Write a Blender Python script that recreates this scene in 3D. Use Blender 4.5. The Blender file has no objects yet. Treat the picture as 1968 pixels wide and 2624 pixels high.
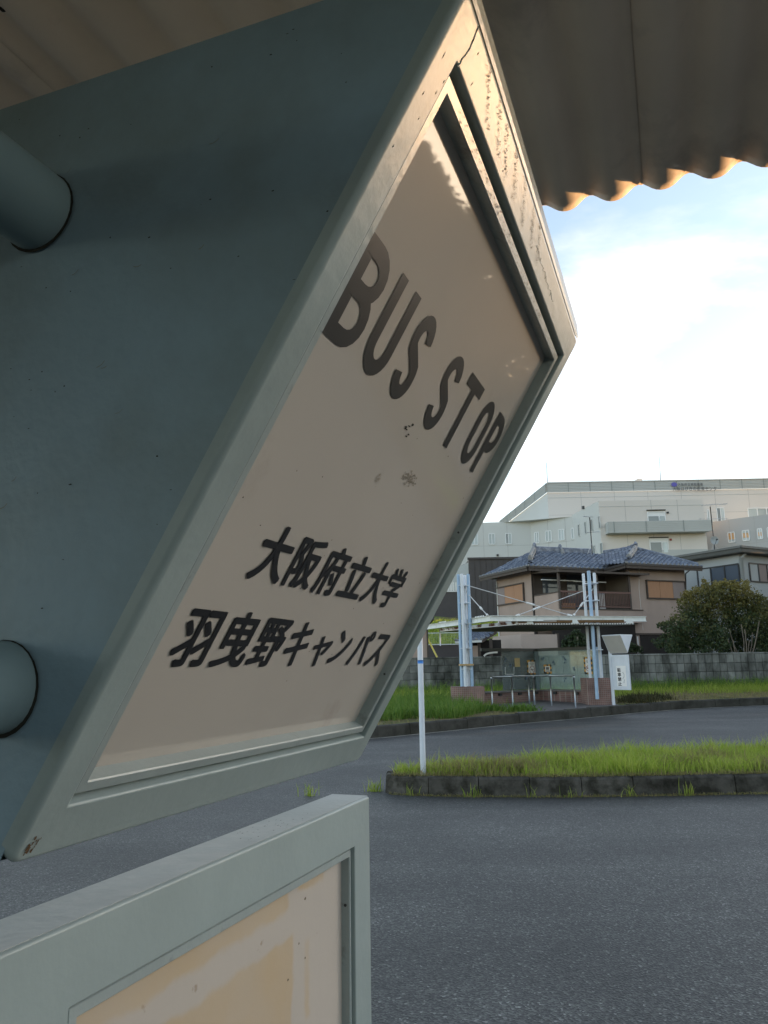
import bpy, bmesh, math, random
import numpy as np
from mathutils import Vector, Matrix
random.seed(7); rng = np.random.default_rng(7)
R_ = math.radians
SC = bpy.context.scene
COL = SC.collection

# ------------------------------------------------------------------ camera
CAM_H = 1.55
PITCH, ROLL, FPX = R_(11.46275), R_(-0.92457), 1979.4      # focal length in pixels of the 1968x2624 photo
fwd = Vector((0, math.cos(PITCH), math.sin(PITCH)))
up0 = Vector((0, -math.sin(PITCH), math.cos(PITCH))); ri0 = Vector((1, 0, 0))
cam_r = ri0 * math.cos(ROLL) + up0 * math.sin(ROLL)
cam_u = ri0 * -math.sin(ROLL) + up0 * math.cos(ROLL)
cd = bpy.data.cameras.new('camera'); cam = bpy.data.objects.new('camera', cd); COL.objects.link(cam)
cd.sensor_width = 36.0; cd.lens = FPX / 2624 * 36.0; cd.clip_start = 0.02; cd.clip_end = 3000
M = Matrix((cam_r, cam_u, -fwd)).transposed().to_4x4(); M.translation = (0, 0, CAM_H)
cam.matrix_world = M; SC.camera = cam

# ------------------------------------------------------------------ sky, sun, exposure
SUN_AZ, SUN_EL = R_(64), R_(4.84)          # azimuth to the right of straight ahead
w = bpy.data.worlds.new('World'); SC.world = w; w.use_nodes = True
nt = w.node_tree; N = nt.nodes; L = nt.links; N.clear()
def nd(t, **k):
    n = N.new(t)
    for a, b in k.items(): setattr(n, a, b)
    return n
out = nd('ShaderNodeOutputWorld'); bg = nd('ShaderNodeBackground'); bg.inputs[1].default_value = 0.15
sky = nd('ShaderNodeTexSky', sky_type='NISHITA', sun_disc=False, sun_elevation=SUN_EL, sun_rotation=SUN_AZ,
         altitude=0, air_density=1.0, dust_density=0.7, ozone_density=1.5)
tc = nd('ShaderNodeTexCoord'); sep = nd('ShaderNodeSeparateXYZ'); L.new(tc.outputs['Generated'], sep.inputs[0])
def mth(op, a, b=None, c=None):
    n = nd('ShaderNodeMath', operation=op)
    for i, v in enumerate((a, b, c)):
        if v is None: continue
        if isinstance(v, (int, float)): n.inputs[i].default_value = v
        else: L.new(v, n.inputs[i])
    return n.outputs[0]
zc = mth('MAXIMUM', sep.outputs[2], 0.0)
zd = mth('ADD', zc, 0.16)
cmb = nd('ShaderNodeCombineXYZ')
L.new(mth('DIVIDE', sep.outputs[0], zd), cmb.inputs[0]); L.new(mth('DIVIDE', sep.outputs[1], zd), cmb.inputs[1])
cmb.inputs[2].default_value = 3.7
nz = nd('ShaderNodeTexNoise'); nz.inputs['Scale'].default_value = 1.5; nz.inputs['Detail'].default_value = 7; nz.inputs['Roughness'].default_value = 0.56
nz.inputs['Distortion'].default_value = 0.3
va = nd('ShaderNodeVectorMath', operation='ADD'); L.new(cmb.outputs[0], va.inputs[0]); va.inputs[1].default_value = (7, 2, 2); L.new(va.outputs[0], nz.inputs['Vector'])
cr = nd('ShaderNodeValToRGB'); cr.color_ramp.elements[0].position = 0.48; cr.color_ramp.elements[1].position = 0.66
L.new(nz.outputs['Fac'], cr.inputs[0])
hz = mth('POWER', 2.718, mth('MULTIPLY', zc, -4.2))           # thin bright haze towards the horizon, all round
cov = mth('MAXIMUM', mth('MULTIPLY_ADD', cr.outputs[0], 0.62, 0.28), mth('MULTIPLY', hz, 0.92))
bw = nd('ShaderNodeRGBToBW'); L.new(sky.outputs[0], bw.inputs[0])
whit = nd('ShaderNodeMixRGB', blend_type='MULTIPLY'); whit.inputs[0].default_value = 1; L.new(mth('MULTIPLY', bw.outputs[0], mth('MULTIPLY_ADD', cr.outputs[0], 0.9, 1.22)), whit.inputs[1]); whit.inputs[2].default_value = (1.0, 1.0, 1.0, 1)
whit2 = nd('ShaderNodeMixRGB'); L.new(mth('MULTIPLY_ADD', mth('POWER', 2.718, mth('MULTIPLY', zc, -13.0)), 0.80, 0.12), whit2.inputs[0]); L.new(whit.outputs[0], whit2.inputs[1]); L.new(sky.outputs[0], whit2.inputs[2])
mixs = nd('ShaderNodeMixRGB'); L.new(cov, mixs.inputs[0]); L.new(sky.outputs[0], mixs.inputs[1]); L.new(whit2.outputs[0], mixs.inputs[2])
wb = nd('ShaderNodeMixRGB', blend_type='MULTIPLY'); wb.inputs[0].default_value = 1; L.new(mixs.outputs[0], wb.inputs[1]); wb.inputs[2].default_value = (1.01, 1.0, 1.03, 1)
L.new(wb.outputs[0], bg.inputs[0]); L.new(bg.outputs[0], out.inputs[0])

sd = bpy.data.lights.new('sun', 'SUN'); sd.energy = 2.0; sd.angle = R_(0.53); sd.color = (1.0, 0.55, 0.23)
so = bpy.data.objects.new('sun', sd); COL.objects.link(so)
sv = Vector((math.sin(SUN_AZ) * math.cos(SUN_EL), math.cos(SUN_AZ) * math.cos(SUN_EL), math.sin(SUN_EL)))
so.rotation_euler = sv.to_track_quat('Z', 'Y').to_euler(); so.location = sv * 50
SC.view_settings.view_transform = 'Standard'; SC.view_settings.look = 'None'
SC.view_settings.gamma = 1.0; SC.view_settings.use_curve_mapping = False
SC.view_settings.exposure = 2.1

# ------------------------------------------------------------------ materials
def mat(name, col, rough=0.6, spec=0.5, var=0.12, scale=4.0, bump=0.0, bscale=60.0, metal=0.0, col2=None, thr=(0.5, 0.65),
        scale2=3.0, rnd=0.0, world=False, detail=5, stretch=None):
    """principled with noise tone variation, a second stain colour, fine bump and per-object tone."""
    m = bpy.data.materials.new(name); m.use_nodes = True
    t = m.node_tree; n = t.nodes; l = t.links
    b = n['Principled BSDF']; b.inputs['Roughness'].default_value = rough; b.inputs['Metallic'].default_value = metal
    b.inputs['Specular IOR Level'].default_value = spec
    if world: c = n.new('ShaderNodeNewGeometry').outputs['Position']
    else: c = n.new('ShaderNodeTexCoord').outputs['Object']
    if stretch:
        mp = n.new('ShaderNodeMapping'); mp.inputs['Scale'].default_value = stretch; l.new(c, mp.inputs[0]); c2 = mp.outputs[0]
    else: c2 = c
    nz = n.new('ShaderNodeTexNoise'); nz.inputs['Scale'].default_value = scale; nz.inputs['Detail'].default_value = detail; l.new(c2, nz.inputs['Vector'])
    mr = n.new('ShaderNodeMapRange'); mr.inputs[1].default_value = .25; mr.inputs[2].default_value = .75
    mr.inputs[3].default_value = 1 - var; mr.inputs[4].default_value = 1 + var; l.new(nz.outputs['Fac'], mr.inputs[0])
    base = n.new('ShaderNodeRGB'); base.outputs[0].default_value = (*col, 1); src = base.outputs[0]
    if col2:
        nb = n.new('ShaderNodeTexNoise'); nb.inputs['Scale'].default_value = scale2; nb.inputs['Detail'].default_value = 7; nb.inputs['Roughness'].default_value = .65; l.new(c2, nb.inputs['Vector'])
        rp = n.new('ShaderNodeValToRGB'); rp.color_ramp.elements[0].position = thr[0]; rp.color_ramp.elements[1].position = thr[1]; l.new(nb.outputs['Fac'], rp.inputs[0])
        mx = n.new('ShaderNodeMixRGB'); l.new(rp.outputs[0], mx.inputs[0]); l.new(src, mx.inputs[1]); mx.inputs[2].default_value = (*col2, 1); src = mx.outputs[0]
    mu = n.new('ShaderNodeMixRGB'); mu.blend_type = 'MULTIPLY'; mu.inputs[0].default_value = 1; l.new(src, mu.inputs[1]); l.new(mr.outputs[0], mu.inputs[2]); src = mu.outputs[0]
    if rnd:
        oi = n.new('ShaderNodeObjectInfo'); m2 = n.new('ShaderNodeMapRange'); m2.inputs[3].default_value = 1 - rnd; m2.inputs[4].default_value = 1 + rnd; l.new(oi.outputs['Random'], m2.inputs[0])
        mu = n.new('ShaderNodeMixRGB'); mu.blend_type = 'MULTIPLY'; mu.inputs[0].default_value = 1; l.new(src, mu.inputs[1]); l.new(m2.outputs[0], mu.inputs[2]); src = mu.outputs[0]
    l.new(src, b.inputs['Base Color'])
    if bump:
        nn = n.new('ShaderNodeTexNoise'); nn.inputs['Scale'].default_value = bscale; nn.inputs['Detail'].default_value = 4; l.new(c, nn.inputs['Vector'])
        bp = n.new('ShaderNodeBump'); bp.inputs['Strength'].default_value = bump; bp.inputs['Distance'].default_value = .01; l.new(nn.outputs['Fac'], bp.inputs['Height']); l.new(bp.outputs[0], b.inputs['Normal'])
    m['bsdf'] = b.name
    return m
def P(m): return m.node_tree.nodes['Principled BSDF']

def leaf_mat(name, c1, c2, rough=.5, trans=.3):
    m = bpy.data.materials.new(name); m.use_nodes = True; t = m.node_tree; n = t.nodes; l = t.links
    b = n['Principled BSDF']; b.inputs['Roughness'].default_value = rough; b.inputs['Specular IOR Level'].default_value = .3
    at = n.new('ShaderNodeAttribute'); at.attribute_name = 'tone'
    mx = n.new('ShaderNodeMixRGB'); l.new(at.outputs['Fac'], mx.inputs[0]); mx.inputs[1].default_value = (*c1, 1); mx.inputs[2].default_value = (*c2, 1)
    l.new(mx.outputs[0], b.inputs['Base Color'])
    tr = n.new('ShaderNodeBsdfTranslucent'); l.new(mx.outputs[0], tr.inputs[0])
    ms = n.new('ShaderNodeMixShader'); ms.inputs[0].default_value = trans; l.new(b.outputs[0], ms.inputs[1]); l.new(tr.outputs[0], ms.inputs[2])
    l.new(ms.outputs[0], n['Material Output'].inputs[0])
    return m

def asphalt(name, c0, c1, tint=(1, 1, 1)):
    m = bpy.data.materials.new(name); m.use_nodes = True; t = m.node_tree; n = t.nodes; l = t.links
    b = n['Principled BSDF']; b.inputs['Roughness'].default_value = .62; b.inputs['Specular IOR Level'].default_value = .45
    c = n.new('ShaderNodeNewGeometry').outputs['Position']
    vo = n.new('ShaderNodeTexVoronoi'); vo.inputs['Scale'].default_value = 75; l.new(c, vo.inputs['Vector'])
    vo.inputs['Scale'].default_value = 88; sp = n.new('ShaderNodeSeparateColor'); l.new(vo.outputs['Color'], sp.inputs[0])
    rp = n.new('ShaderNodeValToRGB'); e = rp.color_ramp.elements
    e[0].position = 0; e[0].color = (*[c0 * .5 * k for k in tint], 1); e[1].position = 1; e[1].color = (*[c1 * 2.2 * k for k in tint], 1)
    a = e.new(.5); a.color = (*[c0 * k for k in tint], 1); a = e.new(.96); a.color = (*[c1 * k for k in tint], 1)
    l.new(sp.outputs[0], rp.inputs[0])
    def noise(s, lo, hi, st=None):
        q = n.new('ShaderNodeTexNoise'); q.inputs['Scale'].default_value = s; q.inputs['Detail'].default_value = 6
        if st:
            mp = n.new('ShaderNodeMapping'); mp.inputs['Scale'].default_value = st; l.new(c, mp.inputs[0]); l.new(mp.outputs[0], q.inputs['Vector'])
        else: l.new(c, q.inputs['Vector'])
        r = n.new('ShaderNodeMapRange'); r.inputs[1].default_value = .3; r.inputs[2].default_value = .7; r.inputs[3].default_value = lo; r.inputs[4].default_value = hi
        l.new(q.outputs['Fac'], r.inputs[0]); return r.outputs[0]
    src = rp.outputs[0]
    for o in (noise(.7, .70, 1.30), noise(.6, .72, 1.28, (.22, 2.0, 1)), noise(6, .88, 1.12)):
        mu = n.new('ShaderNodeMixRGB'); mu.blend_type = 'MULTIPLY'; mu.inputs[0].default_value = 1; l.new(src, mu.inputs[1]); l.new(o, mu.inputs[2]); src = mu.outputs[0]
    l.new(src, b.inputs['Base Color'])
    bp = n.new('ShaderNodeBump'); bp.inputs['Strength'].default_value = .55; bp.inputs['Distance'].default_value = .006
    l.new(vo.outputs['Distance'], bp.inputs['Height']); l.new(bp.outputs[0], b.inputs['Normal'])
    return m

MT = {}
MT['paint'] = mat('pale_green_paint', (.29, .345, .335), .40, .5, .07, 9, .05, 90, col2=(.22, .27, .26), thr=(.5, .8), scale2=5)
MT['paint_shaded'] = mat('shade_tinted_paint', (.225, .32, .375), .45, .4, .2, 2.6, .10, 70, col2=(.16, .205, .205), thr=(.42, .72), scale2=3.4)  # same pale paint with the near end's blue-grey shade mixed in, plus stains
MT['pipe'] = mat('pipe_paint', (.19, .26, .275), .4, .5, .1, 8, .05, 60, col2=(.03, .03, .03), thr=(.68, .72), scale2=14)
MT['lip'] = mat('inner_frame_paint', (.30, .345, .335), .34, .5, .1, 14, .06, 120, col2=(.13, .13, .11), thr=(.58, .75), scale2=22)
MT['face'] = mat('cream_acrylic', (.455, .415, .365), .03, .20, .05, 4, .0, 50, col2=(.36, .31, .26), thr=(.62, .82), scale2=6)
MT['letter'] = mat('letter_black', (.012, .012, .013), .35, .4, .1, 20)
MT['letter2'] = mat('letter_charcoal', (.036, .034, .031), .3, .35, .08, 20)
MT['grime'] = mat('black_grime', (.03, .03, .025), .9, .2, .3, 40)
MT['grime2'] = mat('brown_grime', (.16, .135, .10), .9, .2, .3, 60)
MT['rust'] = mat('rust', (.15, .09, .045), .9, .2, .35, 20, .3, 90)
MT['roof_un'] = mat('weathered_roof_sheet', (.78, .66, .53), .62, .35, .2, 2.2, .05, 60, col2=(.36, .30, .25), thr=(.5, .75), scale2=3.0, detail=7)
MT['dark_metal'] = mat('dark_metal', (.03, .032, .034), .5, .5, .1, 8)
MT['asphalt'] = asphalt('asphalt', .041, .092, (1.01, 1.02, .93))
MT['asphalt2'] = asphalt('asphalt_far', .053, .082, (.97, 1.0, 1.02))
MT['concrete_kerb'] = mat('mossy_kerb_concrete', (.085, .08, .068), .9, .2, .3, 7, .5, 45, col2=(.028, .027, .02), thr=(.42, .62), scale2=5, rnd=.2, world=True)
MT['kerb_far'] = mat('dark_kerb_concrete', (.06, .058, .05), .9, .2, .25, 5, .4, 30, col2=(.03, .03, .023), thr=(.45, .65), scale2=2, world=True)
MT['soil'] = mat('soil_and_thatch', (.11, .095, .055), .95, .1, .35, 3, .6, 30, col2=(.06, .075, .025), thr=(.42, .6), scale2=.9, world=True)
MT['dry'] = mat('dry_grass_ground', (.17, .14, .075), .95, .1, .3, 3, .6, 30, col2=(.07, .09, .03), thr=(.48, .65), scale2=.7, world=True)
MT['paver'] = mat('shelter_paving', (.17, .155, .15), .85, .2, .15, 3, .2, 40, world=True)
MT['block'] = mat('wall_block_concrete', (.20, .205, .19), .9, .2, .3, 5, .35, 30, col2=(.045, .048, .042), thr=(.46, .66), scale2=1.3, rnd=.27, world=True, stretch=(1, 1, .45))
MT['mortar'] = mat('mortar_dark', (.075, .078, .07), .95, .1, .2, 6, world=True)
MT['stucco'] = mat('tan_stucco', (.40, .315, .265), .9, .2, .08, 1.2, .25, 60, col2=(.34, .265, .225), thr=(.45, .8), scale2=.9, world=True, stretch=(1, 1, .4))
MT['stucco_l'] = mat('light_tan_stucco', (.47, .39, .335), .9, .2, .08, 1.2, .2, 60, world=True)
MT['brown_trim'] = mat('brown_trim', (.075, .06, .05), .6, .3, .15, 8)
MT['rail'] = mat('red_brown_rail', (.14, .075, .06), .5, .4, .12, 10)
MT['shutter'] = mat('orange_shutter', (.40, .22, .125), .6, .3, .06, 3, stretch=(8, 8, 1))
MT['shutter_pale'] = mat('pale_shutter', (.26, .215, .20), .6, .3, .06, 3)
MT['tile'] = mat('blue_grey_roof_tile', (.125, .15, .20), .42, .5, .45, 5, .1, 30, col2=(.27, .285, .31), thr=(.5, .72), scale2=2.5, world=True)
MT['ridge'] = mat('pale_ridge_tile', (.27, .27, .26), .7, .3, .25, 8, .2, 40)
MT['gutter'] = mat('gutter_brown', (.05, .042, .037), .5, .4, .1, 8)
MT['dark_int'] = mat('dark_interior', (.03, .027, .025), .8, .2, .2, 2)
MT['siding'] = mat('dark_brown_siding', (.075, .068, .068), .6, .3, .08, 2)
MT['wall_grey'] = mat('pale_grey_wall', (.42, .445, .44), .85, .2, .05, .6, world=True)
MT['fascia_grey'] = mat('dark_grey_fascia', (.085, .088, .08), .6, .3, .12, 2)
MT['glass_dark'] = mat('dark_window_glass', (.10, .12, .145), .05, .5, .05, 1)
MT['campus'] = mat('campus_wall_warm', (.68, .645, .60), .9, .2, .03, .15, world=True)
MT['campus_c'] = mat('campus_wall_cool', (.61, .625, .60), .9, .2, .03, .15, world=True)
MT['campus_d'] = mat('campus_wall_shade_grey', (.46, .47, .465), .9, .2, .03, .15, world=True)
MT['louvre'] = mat('grey_green_louvre', (.47, .49, .475), .7, .3, .05, .3, world=True)
MT['white'] = mat('white_paint', (.72, .72, .70), .5, .4, .06, 6)
MT['win_frame'] = mat('white_window_frame', (.78, .80, .80), .5, .4, .03, 2)
MT['win_glass'] = mat('pale_window_blind', (.46, .52, .52), .15, .5, .12, .6, rnd=.25)
MT['win_dark'] = mat('grey_window_glass', (.26, .29, .29), .1, .5, .1, .6, rnd=.15)
MT['win_orange'] = mat('orange_reflection', (.62, .36, .16), .3, .5, .2, 1.5)  # warm sky reflection on the glass, put into the base colour
MT['white_post'] = mat('white_post_paint', (.66, .70, .75), .45, .4, .06, 6)
MT['blue_band'] = mat('blue_band', (.05, .22, .62), .5, .4, .05, 6)
MT['blue_post'] = mat('sky_blue_post', (.36, .50, .66), .5, .4, .1, 5)
MT['tape'] = mat('tan_tape', (.45, .31, .16), .6, .3, .08, 12)
MT['beam'] = mat('chalky_white_beam', (.72, .74, .71), .7, .3, .1, 3, .1, 30, col2=(.22, .10, .05), thr=(.66, .74), scale2=4, world=True)
MT['rusty'] = mat('rusty_white_channel', (.66, .66, .61), .8, .2, .15, 5, .2, 30, col2=(.11, .045, .022), thr=(.46, .54), scale2=2.2, world=True)
MT['sheet_far'] = mat('grey_far_roof_sheet', (.15, .15, .13), .8, .2, .12, 2)
MT['chrome'] = mat('stainless_tube', (.40, .42, .42), .38, .5, .04, 8, metal=1.0)
MT['cable'] = mat('galvanised_rod', (.55, .55, .55), .5, .4, .08, 9)
MT['paper'] = mat('white_paper', (.86, .85, .83), .8, .2, .04, 6)
MT['kraft'] = mat('beige_paper', (.50, .39, .20), .8, .2, .06, 6)
MT['orange'] = mat('orange_yellow_border', (.72, .36, .04), .6, .3, .05, 9)
MT['ink'] = mat('printed_black', (.02, .02, .022), .6, .3, .1, 9)
MT['red'] = mat('printed_red', (.30, .07, .06), .6, .3, .08, 9)
MT['blueink'] = mat('printed_blue', (.05, .10, .24), .6, .3, .2, 9)
MT['bank'] = mat('grass_bank', (.09, .135, .035), .95, .1, .3, 1.2, .4, 6, col2=(.15, .14, .065), thr=(.48, .66), scale2=.5, world=True)
MT['bark'] = mat('grey_bark', (.19, .165, .13), .9, .2, .25, 9, .4, 40)
MT['yellow'] = mat('yellow_tube', (.55, .45, .08), .5, .4, .06, 4)
MT['logo'] = mat('purple_blue_logo', (.13, .12, .42), .6, .3, .05, 4)
MT['sign_grey'] = mat('dark_grey_lettering', (.16, .165, .165), .6, .3, .05, 4)
MT['hill'] = mat('far_ground', (.10, .11, .06), .95, .1, .3, .08, world=True)

def brick_mat(name, c1, c2, mortar, bw, bh, ax):
    m = bpy.data.materials.new(name); m.use_nodes = True; t = m.node_tree; n = t.nodes; l = t.links
    b = n['Principled BSDF']; b.inputs['Roughness'].default_value = .75
    c = n.new('ShaderNodeTexCoord').outputs['Object']; sp = n.new('ShaderNodeSeparateXYZ'); l.new(c, sp.inputs[0])
    ad = n.new('ShaderNodeMath'); ad.operation = 'ADD'; l.new(sp.outputs[0], ad.inputs[0]); l.new(sp.outputs[1], ad.inputs[1])
    cb = n.new('ShaderNodeCombineXYZ'); l.new(ad.outputs[0], cb.inputs[0]); l.new(sp.outputs[2], cb.inputs[1])
    br = n.new('ShaderNodeTexBrick'); br.offset = 0; br.inputs['Scale'].default_value = 1; br.inputs['Brick Width'].default_value = bw; br.inputs['Row Height'].default_value = bh
    br.inputs['Mortar Size'].default_value = .0055; br.inputs['Color1'].default_value = (*c1, 1); br.inputs['Color2'].default_value = (*c2, 1); br.inputs['Mortar'].default_value = (*mortar, 1)
    l.new(cb.outputs[0], br.inputs['Vector'])
    nz = n.new('ShaderNodeTexNoise'); nz.inputs['Scale'].default_value = 2.5; l.new(c, nz.inputs['Vector'])
    mr = n.new('ShaderNodeMapRange'); mr.inputs[1].default_value = .3; mr.inputs[2].default_value = .7; mr.inputs[3].default_value = .75; mr.inputs[4].default_value = 1.2; l.new(nz.outputs['Fac'], mr.inputs[0])
    mu = n.new('ShaderNodeMixRGB'); mu.blend_type = 'MULTIPLY'; mu.inputs[0].default_value = 1; l.new(br.outputs['Color'], mu.inputs[1]); l.new(mr.outputs[0], mu.inputs[2])
    l.new(mu.outputs[0], b.inputs['Base Color'])
    bp = n.new('ShaderNodeBump'); bp.invert = True; bp.inputs['Strength'].default_value = .6; bp.inputs['Distance'].default_value = .004; l.new(br.outputs['Fac'], bp.inputs['Height']); l.new(bp.outputs[0], b.inputs['Normal'])
    return m
MT['brick'] = brick_mat('red_brown_tile', (.24, .125, .105), (.185, .105, .09), (.29, .23, .20), .055, .055, 0)
MT['brick2'] = brick_mat('dark_brown_tile', (.135, .105, .085), (.10, .085, .07), (.19, .17, .14), .06, .04, 0)

def film_glass(name):
    m = bpy.data.materials.new(name); m.use_nodes = True; t = m.node_tree; n = t.nodes; l = t.links; n.clear()
    o = n.new('ShaderNodeOutputMaterial'); tr = n.new('ShaderNodeBsdfTransparent'); tr.inputs[0].default_value = (.80, .90, .88, 1)
    df = n.new('ShaderNodeBsdfDiffuse'); df.inputs[0].default_value = (.74, .86, .86, 1); gl = n.new('ShaderNodeBsdfGlossy'); gl.inputs['Roughness'].default_value = .06
    nz = n.new('ShaderNodeTexNoise'); nz.inputs['Scale'].default_value = 2; nz.inputs['Detail'].default_value = 5
    mr = n.new('ShaderNodeMapRange'); mr.inputs[3].default_value = .10; mr.inputs[4].default_value = .34; l.new(nz.outputs['Fac'], mr.inputs[0])
    a = n.new('ShaderNodeMixShader'); l.new(mr.outputs[0], a.inputs[0]); l.new(tr.outputs[0], a.inputs[1]); l.new(df.outputs[0], a.inputs[2])
    fr = n.new('ShaderNodeFresnel'); fr.inputs[0].default_value = 1.45
    b = n.new('ShaderNodeMixShader'); l.new(fr.outputs[0], b.inputs[0]); l.new(a.outputs[0], b.inputs[1]); l.new(gl.outputs[0], b.inputs[2]); l.new(b.outputs[0], o.inputs[0])
    return m
MT['film'] = film_glass('dusty_clear_glass')

# ------------------------------------------------------------------ helpers
V = Vector
def tag(o, label=None, cat=None, group=None, kind=None):
    if label: o['label'] = label
    if cat: o['category'] = cat
    if group: o['group'] = group
    if kind: o['kind'] = kind
    return o
def thing(name, label, cat, loc=(0, 0, 0), group=None):
    o = bpy.data.objects.new(name, None); COL.objects.link(o); o.location = loc; o.empty_display_size = .2
    return tag(o, label, cat, group)
def wloc(o):
    v = V((0, 0, 0))
    while o is not None: v = v + o.location; o = o.parent
    return v
class MB:
    def __init__(s): s.v = []; s.f = []
    def add(s, vs, fs):
        b = len(s.v); s.v += [tuple(x) for x in vs]; s.f += [tuple(i + b for i in q) for q in fs]; return s
    def box(s, c, d, rz=0.0):
        x, y, z = d[0] / 2, d[1] / 2, d[2] / 2; ca, sa = math.cos(rz), math.sin(rz)
        vs = [(c[0] + X * ca - Y * sa, c[1] + X * sa + Y * ca, c[2] + Z) for Z in (-z, z) for X, Y in ((-x, -y), (x, -y), (x, y), (-x, y))]
        return s.add(vs, [(3, 2, 1, 0), (4, 5, 6, 7), (0, 1, 5, 4), (1, 2, 6, 5), (2, 3, 7, 6), (3, 0, 4, 7)])
    def obox(s, o, a, b, c):
        """box from corner o along three edge vectors"""
        o, a, b, c = V(o), V(a), V(b), V(c)
        vs = [o, o + a, o + a + b, o + b, o + c, o + a + c, o + a + b + c, o + b + c]
        fs = [(3, 2, 1, 0), (4, 5, 6, 7), (0, 1, 5, 4), (1, 2, 6, 5), (2, 3, 7, 6), (3, 0, 4, 7)]
        if a.cross(b).dot(c) < 0: fs = [q[::-1] for q in fs]
        return s.add(vs, fs)
    def beam(s, p, q, wd, h, upv=(0, 0, 1)):
        p, q = V(p), V(q); d = (q - p).normalized(); u = V(upv)
        if abs(d.dot(u)) > .98: u = V((0, 1, 0))
        r = d.cross(u).normalized(); u = r.cross(d).normalized()
        return s.obox(p - r * wd / 2 - u * h / 2, r * wd, q - p, u * h)
    def tube(s, p, q, r, n=10, r2=None, cap=True):
        p, q = V(p), V(q); r2 = r if r2 is None else r2; d = (q - p).normalized(); u = V((0, 0, 1)) if abs(d.z) < .9 else V((1, 0, 0))
        a = d.cross(u).normalized(); b = d.cross(a)
        vs = [p + (a * math.cos(t) + b * math.sin(t)) * r for t in [2 * math.pi * i / n for i in range(n)]] + [q + (a * math.cos(t) + b * math.sin(t)) * r2 for t in [2 * math.pi * i / n for i in range(n)]]
        fs = [(i, i + n, (i + 1) % n + n, (i + 1) % n) for i in range(n)]
        fs = [q_[::-1] for q_ in fs]
        if cap: fs += [tuple(range(n)), tuple(range(2 * n - 1, n - 1, -1))]
        return s.add(vs, fs)
    def path(s, pts, r, n=8):
        for a, b in zip(pts[:-1], pts[1:]): s.tube(a, b, r, n)
        return s
    def prism(s, poly, ext):
        """planar polygon (3D points) extruded along vector ext"""
        n = len(poly); e = V(ext); vs = [V(p) for p in poly] + [V(p) + e for p in poly]
        nrm = V((0, 0, 0))
        for i in range(n): nrm += V(poly[i]).cross(V(poly[(i + 1) % n]))
        fs = [tuple(range(n - 1, -1, -1)), tuple(range(n, 2 * n))] + [(i, (i + 1) % n, (i + 1) % n + n, i + n) for i in range(n)]
        if nrm.dot(e) < 0: fs = [q[::-1] for q in fs]
        return s.add(vs, fs)
    def quad(s, *p): return s.add(p, [tuple(range(len(p)))])
    def build(s, name, m, parent=None, smooth=False, bevel=0, kind=None, **kw):
        me = bpy.data.meshes.new(name); off = wloc(parent) if parent else V((0, 0, 0))
        me.from_pydata([tuple(V(v) - off) for v in s.v], [], s.f); me.update()
        o = bpy.data.objects.new(name, me); COL.objects.link(o); o.parent = parent
        me.materials.append(MT[m] if isinstance(m, str) else m)
        if smooth: me.shade_smooth()
        if bevel:
            bv = o.modifiers.new('bevel', 'BEVEL'); bv.width = bevel; bv.segments = 2; bv.limit_method = 'ANGLE'; bv.angle_limit = R_(40); bv.harden_normals = False
        if kind: o['kind'] = kind
        return tag(o, **kw) if kw else o
def wnm(md):
    m_ = md.id_data.modifiers.new('weighted', 'WEIGHTED_NORMAL'); m_.weight = 100; m_.keep_sharp = True
def centred(me):
    """move a mesh's vertices so that its centre is its origin; returns that centre"""
    n = len(me.vertices); co = np.empty(n * 3, 'f'); me.vertices.foreach_get('co', co); co = co.reshape(-1, 3)
    c = (co.max(0) + co.min(0)) / 2; me.vertices.foreach_set('co', (co - c).ravel()); return V([float(x) for x in c])
def fast_mesh(name, verts, faces_flat, nper, m, parent=None, tone=None, mats=None, matidx=None, kind=None):
    """numpy mesh: faces all with nper corners"""
    me = bpy.data.meshes.new(name); nf = len(faces_flat) // nper
    me.vertices.add(len(verts)); me.vertices.foreach_set('co', np.asarray(verts, 'f').ravel())
    me.loops.add(len(faces_flat)); me.loops.foreach_set('vertex_index', np.asarray(faces_flat, 'i'))
    me.polygons.add(nf); me.polygons.foreach_set('loop_start', np.arange(0, nf * nper, nper, dtype='i'))
    me.update(calc_edges=True)
    if tone is not None:
        at = me.attributes.new('tone', 'FLOAT', 'POINT'); at.data.foreach_set('value', np.asarray(tone, 'f'))
    me.materials.append(MT[m] if isinstance(m, str) else m)
    o = bpy.data.objects.new(name, me); COL.objects.link(o); o.parent = parent
    if kind: o['kind'] = kind
    return o

C0 = V((0, 0, CAM_H))
def ray(X, Y): return cam_r * ((X - 984) / FPX) - cam_u * ((Y - 1312) / FPX) + fwd
def U(X, Y, D):
    r = ray(X, Y); return C0 + r * (D / r.y)
def on_plane(X, Y, A, n):
    r = ray(X, Y); n = V(n); t = (V(A) - C0).dot(n) / r.dot(n); return C0 + r * t
class Wall:
    """vertical wall plane through two ground points; places photo measurements on it"""
    def __init__(s, A, B):
        s.A = V((A[0], A[1], 0)); d = V((B[0] - A[0], B[1] - A[1], 0)); s.len = d.length; s.d = d.normalized()
        s.n = V((s.d.y, -s.d.x, 0))          # towards the viewer when A is left of B
    def sz(s, X, Y):
        p = on_plane(X, Y, s.A, s.n); return (p - s.A).dot(s.d), p.z
    def pt(s, a, z, o=0.0): return s.A + s.d * a + s.n * o + V((0, 0, z))
    def slab(s, mb, a0, a1, z0, z1, o0=0.0, o1=.05): return mb.obox(s.pt(a0, z0, o0), s.d * (a1 - a0), s.n * (o1 - o0), V((0, 0, z1 - z0)))

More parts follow.
